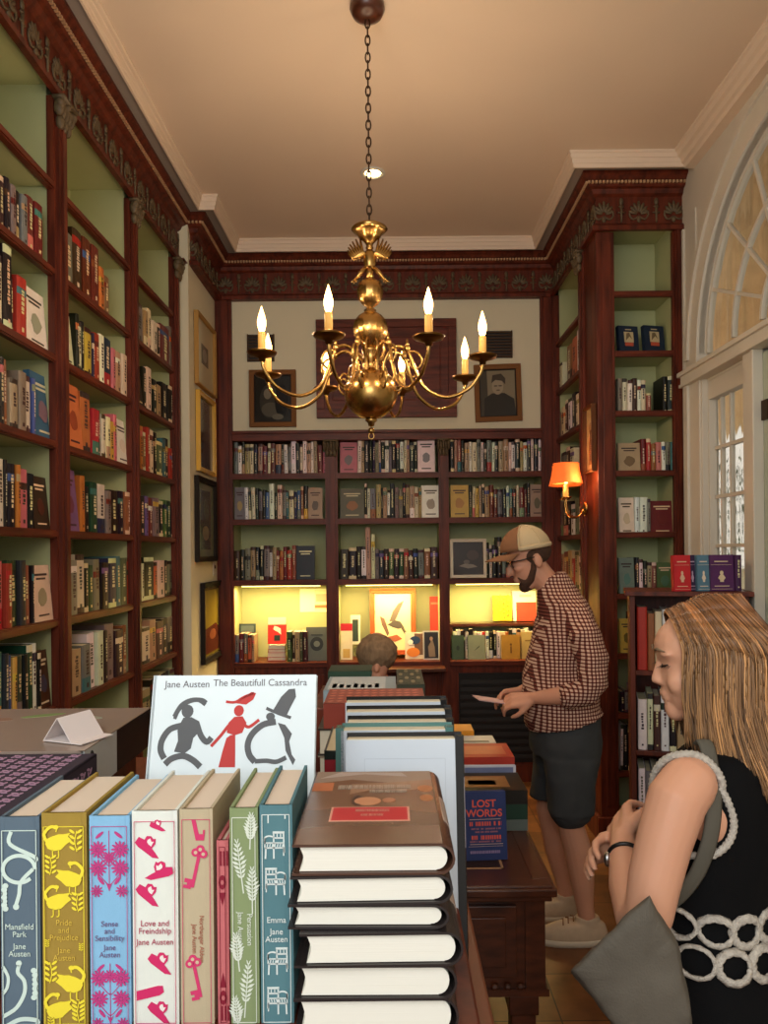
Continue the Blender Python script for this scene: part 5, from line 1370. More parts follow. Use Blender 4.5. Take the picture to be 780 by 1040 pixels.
for k in range(26):
    x = g8.uniform(-.19,.15); y = g8.uniform(-.13,.11); m.use('gloss', jit((158,136,122),30)); m.prism(ov(x,y,g8.uniform(.01,.035),g8.uniform(.004,.012),10,g8.uniform(-.5,.5)), .0635, .0638+.00001*k, 'z')
m.build('cover_picture', bk)
m = MB().use('pages', (220,212,196)); m.box(-.20,.202,-.137,.137,.003,.060); m.build('page_block', bk)
m = MB().use('mahogany'); m.box(-.19,.19,-.13,.13,0,.240); single(m, 'book_support', 'dark block under the large glossy grey-brown book', 'stand', (-.63,1.155,TZ), bevel=.003)
# folded tent card
m = MB().use('paper', (222,212,210))
tp = W(71, 716, 1.10); a_ = R(28)
def slab(m, A, B, w, t=.0012):
    A = Vector(A); B = Vector(B); n_ = (B-A).cross(Vector((0,1,0))).normalized()*t
    q = Vector((0,w/2,0)); m.add([A-q,B-q,B+q,A+q,A-q+n_,B-q+n_,B+q+n_,A+q+n_], [(0,1,2,3),(7,6,5,4),(0,4,5,1),(1,5,6,2),(2,6,7,3),(3,7,4,0)])
slab(m, (0,0,.034), (.026,0,.0), .062); slab(m, (-.026,0,.0), (0,0,.034), .062); slab(m, (-.026,0,.0008), (.044,0,.0008), .062)
single(m, 'tent_card', 'folded white tent card standing on the large glossy book', 'card', (-.462,1.085,1.4341), (0,0,R(-22)))

# upright and lying books behind the pile
GT = 'identical white-fronted books in a row behind the pile'
def wbook(px0, px1, ytop, Y, label, left=(34,34,36), z=TZ, th=.034, teal=False, ybot=None, lean=8):
    a = W(px0, ytop, Y); b = W(px1, ytop, Y); w = b.x-a.x; h = (a.z-z)/cos(R(lean))
    bk = thing('upright_book', label, 'book', ((a.x+b.x)/2, Y, z), rot=(R(-lean),0,0), group=GT)
    m = MB().use('gloss', (206,216,228)); m.box(-w/2,w/2-.012,0,.0025,0,h-.004)
    edge = (86,128,124) if teal else (18,17,18)
    m.use('gloss', edge); m.box(-w/2,w/2,th-.0025,th,0,h+.003); m.box(w/2-.012,w/2-.001,-.001,.0025,0,h)
    for q0, q1, c_ in ((0,.52,edge),(.52,.82,(196,196,214)),(.82,1,edge)):
        m.use('gloss', c_); m.tube([(w/2-.005,th/2,h*q0),(w/2-.005,th/2,h*q1)], th/2-.001, 14, flat=.42)
    m.use('gloss', edge)
    if teal: m.box(-w/2-.008,-w/2+.004,0,th,0,h)
    m.build('dust_jacket', bk)
    m = MB().use('pages', (222,214,190)); m.box(-w/2+.002,w/2-.012,.0025,th-.0025,.003,h-.003); m.build('page_block', bk)
    m = MB().use('ink', (176,186,198)); hx = w/2-.026
    for q in ((-hx,hx,h-.030,h-.0295),(-hx,-hx+.0005,h*.25,h-.03),(hx-.0005,hx,h*.25,h-.03)): m.box(q[0],q[1],-.0004,.0001,q[2],q[3])
    m.build('cover_rule', bk)
    return bk
wbook(349, 474, 757, 1.00, 'white-fronted book with black spine, nearest of the upright row behind the pile')
wbook(345, 462, 744, 1.09, 'teal-edged white book, second of the upright row behind the pile', teal=True, lean=5)
wbook(351, 462, 735, 1.17, 'white book with dark top board, third of the upright row', lean=4)
wbook(350, 460, 724, 1.25, 'white book with dark rounded spine, fourth of the upright row', lean=4)
wbook(350, 455, 714, 1.33, 'white book at the back of the upright row, below the red patterned book', lean=4)
o = book_mb(.035,.262,.16,(38,46,44),fancy=False).build('book'); o.location = (W(337,715,1.10).x, 1.16, TZ); tag(o, 'black book with red label, standing left of the upright row', 'book')
m = MB().use('book',(160,42,52)); m.box(-.016,.016,-.0012,.0,0,.024); o = m.build('spine_label', bpy.data.objects[o.name]); o.location = (0,-.008,.226)
zS = TZ
def lyingp(px0, px1, Ya, Yb, ztop, th, cov, label, art=None, pages=(214,206,180), cat_='book', spine='y-'):
    xa = (px0-HX)*Ya/F; xb = (px1-HX)*Ya/F; w = xb-xa; d = Yb-Ya
    m = flatbook(w, d, th, cov, pages, spine)
    if art:
        for c, pts in art: m.use('book', c); m.prism([(x*w/2, y*d/2) for x,y in pts], th, th+.0006, 'z')
    o = m.build('book'); o.location = ((xa+xb)/2, (Ya+Yb)/2, ztop-th); return tag(o, label, 'book')
rp = [((206,124,104), [(x0,y0-.04),(x0+.10,y0+.05),(x0+.04,y0+.12),(x0-.05,y0+.05)]) for x0 in [-.9+.17*i for i in range(11)] for y0 in (-.75,-.4,-.05,.3,.65)]
lyingp(327, 431, 1.50, 1.66, 1.396, .05, (150,66,52), 'red patterned book lying across the back of the table', rp)
z_ = 1.346
for k, (c, l) in enumerate((((60,50,44),'dark brown book under the red patterned book'),((150,140,120),'tan book, third down under the red patterned book'),((50,60,90),'navy book, fourth down under the red patterned book'),((120,60,50),'red-brown book at the bottom of the red patterned pile'))):
    th = .054; z_ -= th; m = flatbook(.20,.16,th-.0004,c); o = m.build('book'); o.location = (-.05,1.58,z_); tag(o, l, 'book')
bl_ = [((196,204,206), rc(-.9,.7,-.9,.9))]+[((120,140,140) if i%2 else (226,222,200), rc(-.8+.2*i,-.68+.2*i,-.7,-.1-.1*(i%3))) for i in range(7)]
lyingp(327, 401, 1.74, 1.93, 1.378, .04, (150,168,176), 'pale blue-white book with small building pictures lying near the rear of the table', bl_)
gp = [((62,70,50) if (i+j)%2 else (150,136,104), oval(-.7+.45*i,-.6+.45*j,.16,.18,8)) for i in range(4) for j in range(4)]
lyingp(402, 430, 1.76, 1.99, 1.386, .045, (52,58,44), 'dark green book with pale figures, lying at the rear right of the table', gp)
lyingp(332, 376, 1.96, 2.07, 1.387, .02, (40,66,48), 'dark green cloth book lying at the far rear left of the table')
m = MB().use('mahogany'); m.box(-.17,.10,0,.30,0,.206); single(m, 'book_support', 'dark block lifting the rear books of the table', 'stand', (-.02,1.745,TZ), bevel=.003)
# ------------------------------------------------------------------ people
def remesh(o, vox, it=4, disp=None):
    r = o.modifiers.new('r','REMESH'); r.mode = 'VOXEL'; r.voxel_size = vox; r.use_smooth_shade = True
    s = o.modifiers.new('s','SMOOTH'); s.iterations = it; s.factor = .5
    if disp:
        tx = bpy.data.textures.new('folds','CLOUDS'); tx.noise_scale = disp[0]; tx.noise_depth = 1
        d = o.modifiers.new('d','DISPLACE'); d.texture = tx; d.strength = disp[1]; d.mid_level = .5; d.texture_coords = 'LOCAL'
    return o
def hand(m, wrist, dirv, nrm, sc=1.0, side=1, curl=.5, grip=False):
    """palm + five bent fingers; dirv = wrist->knuckles, nrm = back-of-hand normal"""
    w = Vector(wrist); d = Vector(dirv).normalized(); n = Vector(nrm); n = (n-d*n.dot(d)).normalized(); s = d.cross(n).normalized()*side   # s towards the thumb
    q = m.T
    P = lambda a, b, c: w+d*a*sc+s*b*sc+n*c*sc
    def seg(l, r0=None): m.limb([tuple(p)+(r,) for p, r in l], 10, ref=tuple(n))
    for k in range(4):
        b = .030-.020*k
        seg([(P(.0,b*.45,0), .017*sc), (P(.045,b*.8,0), .0145*sc), (P(.085,b,0.002), .0115*sc)])
    seg([(P(.0,-.005,0), .022*sc), (P(.05,0,-.002), .022*sc), (P(.075,0,0), .017*sc)])
    L = (.072,.080,.074,.058)
    for k in range(4):
        b = .030-.020*k; l = L[k]; a = curl*1.0; p = P(.085,b,.002); pts = [(p, .0098*sc)]; ang = 0
        for j, fr in enumerate((.45,.32,.23)):
            ang += a*(.55,.8,.6)[j]
            p = p+(d*cos(ang)-n*sin(ang))*l*fr*sc+s*(b*.12)*fr*sc; pts.append((p, (.0088,.008,.0068)[j]*sc))
        seg(pts)
    c = curl
    seg([(P(.015,.022,-.004), .016*sc), (P(.045,.045,-.012-.01*c), .0125*sc), (P(.072,.052,-.02-.018*c), .0105*sc), (P(.094,.050,-.026-.022*c), .0085*sc)])

# ---- man in the cap
MX, MY = .78, 3.34
man = thing('person', 'man in tan trucker cap, plaid shirt and dark shorts reading a paper', 'person', (MX,MY,0))
O = Vector((MX,MY,0))
b = MB().use('skin', smooth=True)
HT = Matrix.Translation((.61,MY,1.66)) @ Matrix.Rotation(R(-17),4,'Y') @ Matrix.Translation((-.61,-MY,-1.66))
b.T = HT
b.ell((.622,MY,1.695),(.092,.074,.092),20,14); b.ell((.585,MY,1.630),(.060,.060,.088),20,14); b.ell((.572,MY,1.672),(.05,.058,.045))
b.limb([(.64,MY,1.60,.05),(.585,MY,1.560,.036)],12); b.limb([(.535,MY,1.665,.012),(.518,MY,1.640,.013),(.512,MY,1.622,.015)],10); b.ell((.535,MY,1.590),(.014,.024,.010)); b.ell((.536,MY,1.577),(.012,.022,.008))
for sg in (-1,1):
    b.ell((.542,MY+sg*.032,1.672),(.016,.02,.008)); b.ell((.638,MY+sg*.077,1.645),(.020,.010,.033),12,10); b.ell((.56,MY+sg*.04,1.635),(.03,.022,.02))
b.T = None
b.limb([(.650,MY,1.61,.056),(.69,MY,1.56,.056),(.735,MY,1.48,.06)],16)
b.rings([(.75,MY,1.47,.06,.07),(.775,MY,1.38,.08,.12),(.77,MY,1.2,.11,.13),(.765,MY,1.0,.13,.165),(.765,MY,.85,.13,.165)])
# arms
b.limb([(.815,MY-.21,1.33,.040),(.825,MY-.225,1.26,.042),(.812,MY-.235,1.125,.043),(.72,MY-.205,1.090,.040),(.65,MY-.165,1.075,.033),(.600,MY-.135,1.066,.025)],14)
b.limb([(.79,MY+.20,1.33,.040),(.80,MY+.225,1.26,.042),(.78,MY+.225,1.12,.043),(.70,MY+.16,1.080,.038),(.63,MY+.09,1.068,.031),(.585,MY+.05,1.062,.025)],14)
hand(b, (.598,MY-.134,1.064), (-1,.28,-.18), (.15,-.65,.75), 1.02, -1, .75)
hand(b, (.583,MY+.05,1.060), (-1,-.25,-.12), (.1,.6,.8), 1.0, 1, .75)
# legs
for (sx, sy, kx, ax) in ((.0,-.10,.770,.835),(.0,.115,.715,.795)):
    y = MY+sy
    b.limb([(.775,y,.88,.09,.085),(.77,y,.70,.082),(kx,y,.50,.058),(kx+.028,y,.40,.060),(kx+.04,y,.32,.058),(ax-.01,y,.16,.038),(ax,y,.09,.036)],16)
    b.limb([(ax+.015,y,.045,.036),(ax-.08,y,.04,.036),(ax-.17,y,.03,.026)],12,ref=(0,1,0))
remesh(b.build('body', man, True), .0055, 3)
sh = MB().use('plaid', smooth=True)
sh.rings([(.715,MY,1.590,.062,.062,.30),(.722,MY,1.560,.070,.068,.25),(.742,MY,1.515,.088,.100,.12),(.760,MY,1.465,.108,.155),(.775,MY,1.40,.122,.185),(.770,MY,1.32,.138,.188),(.757,MY,1.22,.152,.180),(.748,MY,1.14,.160,.180),(.748,MY,1.06,.165,.185),(.755,MY,.985,.165,.190,.08),(.768,MY,.945,.168,.196,.25)], 36, 2.2)
sh.limb([(.785,MY-.110,1.435,.058),(.79,MY-.150,1.41,.064),(.81,MY-.205,1.34,.068),(.835,MY-.232,1.24,.066),(.830,MY-.242,1.15,.062),(.80,MY-.236,1.105,.057),(.745,MY-.218,1.088,.052)],16)
sh.limb([(.785,MY+.110,1.435,.058),(.79,MY+.150,1.41,.064),(.80,MY+.205,1.34,.066),(.815,MY+.228,1.24,.062),(.80,MY+.232,1.15,.060),(.765,MY+.215,1.10,.055),(.72,MY+.18,1.085,.050)],16)
so = remesh(sh.build('plaid_shirt', man, True), .008, 3, (.07,.016)); so['label'] = 'plaid shirt with rolled sleeves'
cl = MB().use('plaid', smooth=True)
cl.tube([(.714+.064*cos(a), MY+.066*sin(a), 1.588+.022*cos(a)) for a in [2*pi*k/24 for k in range(24)]], (.008), 8, closed=True, flat=2.2, ref=(0,0,1)); cl.build('collar', so, True).location = -O+Vector((MX,MY,0))-Vector((0,0,0))
def fix(o): o.location = (0,0,0)
fix(so.children[0])
cl = MB().use('plaid', smooth=True); 
for (p, q, r_) in (((.755,MY-.222,1.093),(.715,MY-.206,1.080),.050),): cl.tube([p,q],[r_,r_*.97],18); 
c_ = cl.build('sleeve_cuff', so, False)
c_.location = -O
sr = MB().use('shorts', smooth=True)
sr.rings([(.765,MY,1.03,.140,.165),(.768,MY,.96,.150,.178),(.770,MY,.86,.155,.187),(.770,MY,.80,.150,.187)], 32, 2.3)
sr.limb([(.775,MY-.085,.86,.12,.095),(.772,MY-.10,.72,.105,.095),(.765,MY-.105,.585,.096,.092)],18)
sr.rings([(.775,MY-.095,.80,.125,.10),(.768,MY-.103,.68,.102,.095),(.765,MY-.105,.565,.098,.093)],20)
sr.rings([(.770,MY+.095,.80,.125,.10),(.745,MY+.11,.68,.102,.095),(.73,MY+.115,.565,.096,.093)],20)
remesh(sr.build('shorts', man, True), .009, 2, (.09,.014))
# cap
cp = MB().use('cap_mesh', smooth=True); cp.T = Matrix.Translation((.60,MY,1.705)) @ Matrix.Rotation(R(-9),4,'Y') 
def dome(m, a0, a1, rx, ry, rz, n=14, k=10):
    vs = []; fs = []
    for i in range(k+1):
        ph = (pi/2)*i/k
        for j in range(n+1):
            th = a0+(a1-a0)*j/n; vs.append((rx*cos(ph)*cos(th), ry*cos(ph)*sin(th), rz*sin(ph)))
    for i in range(k):
        for j in range(n): fs.append((i*(n+1)+j, i*(n+1)+j+1, (i+1)*(n+1)+j+1, (i+1)*(n+1)+j))
    m.add(vs, fs)
dome(cp, -R(112), R(112), .112, .090, .104); 
for a in (R(112), -R(112), R(58), -R(58), 0):
    cp.tube([(.113*cos(p)*cos(a), .091*cos(p)*sin(a), .105*sin(p)) for p in [pi/2*i/10 for i in range(11)]], .0032, 6)
cp.tube([(.113*cos(a), .091*sin(a), .006) for a in [-R(112)+R(224)*i/24 for i in range(25)]], .007, 6, flat=1.6)
cp.ell((0,0,.106), (.009,.009,.005), 10, 6)
hat = cp.build('cap', man, True); hat['label'] = 'tan and cream trucker cap'
s_ = hat.modifiers.new('s','SOLIDIFY'); s_.thickness = .003
cp = MB().use('cap_brown', smooth=True); cp.T = Matrix.Translation((.60,MY,1.705)) @ Matrix.Rotation(R(-9),4,'Y')
dome(cp, R(112), R(248), .113, .091, .105)
c1 = cp.build('front_panel', hat, False); c1.location = -O; c1.modifiers.new('s','SOLIDIFY').thickness = .003
cp = MB().use('cap_brown', smooth=True); cp.T = Matrix.Translation((.60,MY,1.705)) @ Matrix.Rotation(R(-16),4,'Y')
vs = []; fs = []; n = 16; kk = 8
for i in range(kk+1):
    f = i/kk
    for j in range(n+1):
        th = R(112)+R(136)*j/n; u_ = (j/n-.5)*2
        x = .109*cos(th); y = .088*sin(th)
        ext = .080*f*(1-.45*u_*u_)
        vs.append((x-ext, y*(1-.1*f), .004-.030*(u_*u_)*(.35+.65*f)-.006*f*f))
for i in range(kk):
    for j in range(n): fs.append((i*(n+1)+j, (i+1)*(n+1)+j, (i+1)*(n+1)+j+1, i*(n+1)+j+1))
cp.add(vs, fs); c1 = cp.build('brim', hat, False); c1.location = -O; c1.modifiers.new('s','SOLIDIFY').thickness = .004
hr = MB().use('beard', smooth=True); hr.T = HT
hr.ell((.635,MY,1.68),(.090,.078,.065),20,12)
remesh(hr.build('hair', man, True), .006, 2)
br_ = MB().use('beard', smooth=True); br_.T = HT
for sg in (-1,1):
    br_.limb([(.622,MY+sg*.063,1.655,.008),(.612,MY+sg*.058,1.615,.014),(.588,MY+sg*.042,1.575,.019),(.560,MY+sg*.016,1.556,.021)],10)
    br_.limb([(.535,MY+sg*.004,1.605,.008),(.545,MY+sg*.028,1.595,.008),(.555,MY+sg*.034,1.572,.012)],8)
br_.limb([(.62,MY,1.56,.030),(.560,MY,1.545,.026)],12)
remesh(br_.build('beard', man, True), .005, 2)
gs = MB().use('black_plastic', smooth=True); gs.T = HT
for sg in (-1,1):
    gs.tube([(.523+.008*abs(sin(a)), MY+sg*.034+.026*cos(a), 1.665+.019*sin(a)) for a in [2*pi*k/16 for k in range(16)]], .0028, 6, closed=True)
    gs.tube([(.528,MY+sg*.060,1.672),(.57,MY+sg*.076,1.668),(.640,MY+sg*.080,1.664)], .0028, 6)
gs.tube([(.521,MY-.008,1.668),(.518,MY,1.671),(.521,MY+.008,1.668)], .0026, 6)
go = gs.build('glasses', man, True)
gs = MB().use('glass_lens', smooth=True); gs.T = HT
for sg in (-1,1): gs.ell((.526,MY+sg*.034,1.665), (.002,.024,.018), 14, 8)
g2 = gs.build('lens', go, False); g2.location = -O
for sg in (-1,1):
    y0 = MY-.10 if sg < 0 else MY+.115; ax = .835 if sg < 0 else .795
    m = MB().use('shoe', smooth=True)
    m.rings([(ax-.06,y0,.022,.150,.048),(ax-.06,y0,.05,.148,.047),(ax-.045,y0,.075,.125,.042),(ax-.02,y0,.09,.090,.038)], 30, 2.1)
    m.rings([(ax,y0,.085,.058,.040),(ax,y0,.115,.052,.038)], 24, 2)
    m.limb([(ax-.175,y0,.045,.030,.030),(ax-.09,y0,.07,.034,.034)],12)
    s1 = m.build('shoe', man, True); remesh(s1, .006, 3)
    m = MB().use('sole', smooth=True); m.rings([(ax-.06,y0,.0,.156,.050),(ax-.06,y0,.022,.157,.051),(ax-.06,y0,.026,.153,.049)], 32, 2.2); s2 = m.build('sole', s1, False); s2.location = -O
    m = MB().use('cap_brown', smooth=True)
    for q in range(3): m.tube([(ax-.11+q*.022,y0-.026,.088+q*.008),(ax-.105+q*.022,y0,.103+q*.006),(ax-.11+q*.022,y0+.026,.088+q*.008)], .003, 6)
    s2 = m.build('lace', s1, False); s2.location = -O
m = MB().use('paper', (226,190,190)); m.box(-.085,.085,-.055,.055,0,.0012); m.box(-.085,.085,-.055,.055,.003,.0042); m.box(.083,.085,-.055,.055,0,.004)
single(m, 'leaflet', 'folded pale pink leaflet held in the man\'s hands', 'leaflet', (.447,MY-.055,1.040), (0,R(10),R(10)))

# ---- woman in the foreground
WX, WY, WT = .553, 1.33, R(-33)
wm = thing('person', 'woman with long blonde hair in a black sleeveless dress, seen from behind her left side', 'person', (WX,WY,0), WT)
WM = Matrix.Translation((WX,WY,0)) @ Matrix.Rotation(WT,4,'Z'); WI = WM.inverted()
HW0 = Matrix.Translation((.024,.004,0)) @ Matrix.Rotation(R(21),4,'Z')
HW = HW0 @ Matrix.Translation((0,0,1.46)) @ Matrix.Rotation(R(-8),4,'Y') @ Matrix.Translation((0,0,-1.46))
b = MB().use('skin_fair', smooth=True); b.T = HW
b.ell((.0,0,1.528),(.090,.072,.084),20,14); b.ell((-.045,0,1.480),(.050,.054,.078),20,14); b.ell((-.050,0,1.535),(.048,.054,.048))
b.limb([(-.005,0,1.455,.046),(-.060,0,1.432,.030),(-.074,0,1.424,.022)],12)
b.limb([(-.090,0,1.514,.007),(-.097,0,1.496,.008),(-.102,0,1.481,.0095)],10); b.ell((-.095,0,1.477),(.011,.014,.007))
b.ell((-.091,0,1.457),(.010,.020,.0065)); b.ell((-.089,0,1.447),(.010,.018,.006)); b.ell((-.082,0,1.430),(.014,.018,.014))
for sg in (-1,1): b.ell((-.062,sg*.034,1.477),(.028,.018,.026)); b.ell((-.080,sg*.026,1.528),(.014,.022,.007)); b.ell((.005,sg*.073,1.49),(.018,.008,.028))
b.T = None
b.limb([(.030,.004,1.46,.045),(.032,0,1.38,.046),(.032,0,1.32,.055)],16)
b.rings([(.028,0,1.350,.040,.08),(.025,0,1.325,.062,.112),(.02,0,1.27,.085,.135),(.015,0,1.20,.092,.128),(.01,0,1.10,.082,.112),(.01,0,1.0,.10,.14),(.01,0,.9,.115,.16),(.01,0,.82,.115,.16)])
b.ell((.028,-.104,1.262),(.036,.041,.052),18,12)
# left arm (near the camera), right arm
b.limb([(.004,-.148,1.322,.044),(-.010,-.170,1.30,.046),(-.024,-.196,1.24,.0425),(-.035,-.218,1.18,.040),(-.040,-.232,1.135,.037),(-.060,-.215,1.118,.037),(-.092,-.150,1.135,.034),(-.120,-.080,1.160,.026),(-.132,-.045,1.172,.0215)],18)
b.limb([(.01,.15,1.322,.045),(.0,.185,1.29,.046),(-.01,.21,1.20,.042),(-.02,.215,1.12,.038),(-.07,.16,1.11,.034),(-.13,.09,1.125,.026),(-.150,.06,1.13,.021)],16)
hand(b, (-.133,-.042,1.172), (-.35,1,.1), (-.8,-.2,.5), .92, 1, .55)
hand(b, (-.152,.058,1.13), (-.5,-1,.0), (-.8,.3,.4), .92, -1, .6)
for sg in (-1,1):
    y = sg*.08
    b.limb([(.01,y,.82,.085),(.0,y,.6,.065),(-.005,y,.46,.05),(.015,y,.33,.052),(.02,y,.12,.032),(.02,y,.07,.03)],16); b.limb([(.035,y,.04,.03),(-.06,y,.035,.034),(-.15,y,.022,.022)],12,ref=(0,1,0))
bo = b.build('body', wm); remesh(bo, .0042, 3)
m = MB().use('black_plastic', smooth=True); m.T = HW
for sg in (-1,1):
    m.tube([(-.090,sg*.018,1.509),(-.0925,sg*.030,1.507),(-.084,sg*.043,1.511)], [.001,.0022,.001], 6)
    for q in range(6): m.tube([(-.091+.002*q,sg*(.022+.004*q),1.508),(-.102+.003*q,sg*(.026+.005*q),1.505)], [.0008,.0003], 4)
m.build('eyelash', wm)
m = MB().use('grey_hair', smooth=True); m.T = HW
for sg in (-1,1):
    m = MB().use('grey_hair', smooth=True); m.T = HW; m.tube([(-.0985,sg*.012,1.534),(-.0965,sg*.026,1.538),(-.086,sg*.044,1.534)], [.002,.0028,.001], 6); m.build('eyebrow', wm)
# dress
d = MB().use('black_dress', smooth=True)
d.rings([(.032,0,1.362,.040,.078),(.030,0,1.350,.060,.108),(.028,0,1.325,.082,.128),(.026,0,1.28,.096,.132),(.022,0,1.22,.104,.134),(.016,0,1.15,.104,.134),(.012,0,1.08,.100,.130),(.012,0,1.02,.114,.150),(.012,0,.95,.130,.172),(.012,0,.86,.138,.182),(.012,0,.70,.150,.190),(.012,0,.52,.165,.205)], 36, 2.15)
do = d.build('black_dress', wm); remesh(do, .006, 3, (.10,.008))
def surf(phi, z, off=.0):                   # point and outward normal on the dress
    if z > 1.08: t = (z-1.08)/.07; rx, ry = .100+.004*t, .130+.004*t
    else: t = (1.08-z)/.06; rx, ry = .100+.014*t, .130+.020*t
    c, s = cos(phi), sin(phi); n = Vector((c/rx, s/ry, 0)).normalized()
    e = 2.15; x = rx*abs(c)**(2/e)*(1 if c >= 0 else -1); y = ry*abs(s)**(2/e)*(1 if s >= 0 else -1)
    return Vector((.012+x, y, z))+n*off, n
m = MB().use('crochet', smooth=True)
for row, (z, ro) in enumerate(((1.086,0),(1.038,.5))):
    N_ = 14
    for k in range(N_):
        phi = 2*pi*(k+ro)/N_; p, n = surf(phi, z, .004); t = Vector((-n.y,n.x,0)); cr = []
        for q in range(22):
            a = 2*pi*q/22
            x = .0265*cos(a); u = p+t*x+Vector((0,0,.0215*sin(a)))
            pp, nn = surf(atan2((u.y)/.135,(u.x-.012)/.105), u.z, .005+.002*(row == 1)); cr.append(Vector((pp.x,pp.y,u.z)))
        m.tube(cr, [(.0068+.0016*(q%2)) for q in range(22)], 6, closed=True, flat=.5)
m.build('crochet_belt', do)
m = MB().use('crochet', smooth=True)
pts = [];
for k in range(60):
    z = 1.02-.008*k; rx = .125+.03*(1.02-z); ry = .160+.04*(1.02-z); a = R(-112); pts.append((.012+rx*cos(a)*1.02, ry*sin(a)*1.03, z))
m.tube(pts, [.0062+.0022*(k%2) for k in range(60)], 6); m.build('lace_strip', do)
def wl(px, py, Y): return WI @ W(px, py, Y)
m = MB().use('crochet', smooth=True)
loop = [(.045,-.120,1.300),(.050,-.128,1.325),(.040,-.132,1.348),(.018,-.138,1.366),(-.010,-.146,1.366),(-.035,-.142,1.352),(-.053,-.132,1.325),(-.060,-.122,1.295)]
lp = bez(loop, 8); m.tube(lp, [.0058+.0016*(k%2) for k in range(len(lp))], 7)
loop = [(.046,-.128,1.318),(.058,-.124,1.295),(.066,-.122,1.262),(.058,-.127,1.230),(.034,-.136,1.208),(.0,-.140,1.203)]
lp = bez(loop, 8); m.tube(lp, [.0055+.0016*(k%2) for k in range(len(lp))], 7)
m.build('armhole_trim', do)
# shoulder strap + bag
m = MB().use('strap_grey', smooth=True)
m.tube(bez([(.012,-.092,1.375),(.020,-.104,1.382),(.030,-.118,1.362),(.040,-.140,1.30),(.034,-.150,1.235),(.010,-.152,1.17),(-.03,-.155,1.12),(-.09,-.165,1.09)],6), .0135, 8, flat=.28, ref=(.545,-.84,0))
st = m.build('bag_strap_tmp')
BL = [(660,908),(651,914),(615,950),(577,986),(622,1040),(640,1075),(690,1095),(705,1040),(690,960),(668,925)]
Yb = 1.10
bag = thing('tote_bag', 'slouchy grey cloth tote bag hanging from the woman\'s shoulder', 'bag', (.38,1.10,.95))
m = MB().use('bag', smooth=True)
BL = [(BL[i][0]*(1-f)+BL[(i+1)%len(BL)][0]*f, BL[i][1]*(1-f)+BL[(i+1)%len(BL)][1]*f) for i in range(len(BL)) for f in (0,.12,.5,.88)]
pts = [W(x,y,Yb) for x,y in BL]; pc = sum(pts, Vector())/len(pts)
rings_ = []
for f, dy in ((.86,-.035),(.97,-.024),(1.0,-.008),(1.0,.010),(.97,.026),(.86,.038)):
    rings_.append([Vector(((pc.x+(p.x-pc.x)*f)*(Yb+dy)/Yb, Yb+dy, EYE+(pc.z+(p.z-pc.z)*f-EYE)*(Yb+dy)/Yb)) for p in pts])
n = len(pts); vs = [p for r in rings_ for p in r]; fs = []
for i in range(len(rings_)-1):
    for k in range(n): fs.append((i*n+k, i*n+(k+1)%n, (i+1)*n+(k+1)%n, (i+1)*n+k))
fs.append(list(range(n))[::-1]); fs.append([(len(rings_)-1)*n+k for k in range(n)])
m.add(vs, fs); bo_ = m.build('bag_body', bag, True)
sd = bo_.modifiers.new('sub','SUBSURF'); sd.levels = 3; sd.render_levels = 3; sd.subdivision_type = 'CATMULL_CLARK'
tx = bpy.data.textures.new('bagfold','CLOUDS'); tx.noise_scale = .07
ds = bo_.modifiers.new('d','DISPLACE'); ds.texture = tx; ds.strength = .014
st.name = 'strap'; st.data.name = 'strap'
for v in st.data.vertices: v.co = (WM @ v.co)-bag.location
st.parent = bag
# watch
m = MB().use('black_plastic', smooth=True); wr = Vector((-.116,-.088,1.157)); ax_ = (Vector((-.132,-.045,1.172))-Vector((-.092,-.150,1.135))).normalized()
u_ = ax_.orthogonal().normalized(); v_ = ax_.cross(u_)
m.tube([wr+(u_*cos(a)+v_*sin(a))*.0285 for a in [2*pi*k/24 for k in range(24)]], .004, 8, closed=True, flat=1.0); wt = m.build('watch', wm); wt['label'] = 'wristwatch with dark strap'
m = MB().use('metal', smooth=True); q_ = wr+Vector((-.026,-.012,-.004)); m.ell(q_, (.008,.014,.014), 14, 8); m.build('watch_face', wt)
# hair: shell and strands
hr = random.Random(9)
def hcol(s, z):
    base = (152,116,80); 
    t = max(0, min(1, (1.612-z)/.13)); root = (136,88,54)
    c = [root[i]*(1-t)+base[i]*t for i in range(3)]
    return tuple(int(max(20,min(240,c[i]*(1+s*(.8 if i<2 else .7))))) for i in range(3))
LV = [(1.6215,.006),(1.616,.040),(1.600,.068),(1.572,.092),(1.530,.0955),(1.49,.099),(1.45,.099),(1.41,.099),(1.37,.102),(1.33,.108),(1.29,.116),(1.25,.124),(1.205,.130),(1.17,.134)]
def hp(phi, lv, off=0.0, wob=0.0):
    if lv < 4:
        S = hp(phi, 4.0, off, wob); p = phi if phi < pi else 2*pi-phi; t = max(0, min(1, (p-R(44))/R(130)))
        rx = -.088+.125*t; rz = 1.584+.030*min(1, t*1.9)+off; ry = -.003 if phi < pi else .003
        a = lv/4*pi/2
        return Vector((rx+(S.x-rx)*(1-cos(a)), ry+(S.y-ry)*sin(a), S.z+(rz-S.z)*cos(a)))
    i = int(lv); f = lv-i; i2 = min(i+1, len(LV)-1)
    z = LV[i][0]*(1-f)+LV[i2][0]*f; r = LV[i][1]*(1-f)+LV[i2][1]*f+off
    back = .5-.5*cos(phi)
    lowt = max(0, (1.44-z)/.22)
    cx = .004+.03*lowt+.030*lowt*lowt
    x = cx-r*cos(phi); y = -r*sin(phi)*.86
    if z < 1.42: x += wob*lowt
    return Vector((x, y, z))
def endlv(phi):
    p = phi if phi < pi else 2*pi-phi
    t = (p-R(58))/R(110); t = max(0,min(1,t)); return 8.3+4.4*t
m = MB().use('blonde_hair', smooth=True); m.T = HW0
PN = 90; LN = 26; p0, p1 = R(50), R(310)
cols = [hr.uniform(-.25,.2) for _ in range(PN+1)]
vs = []; fs = []
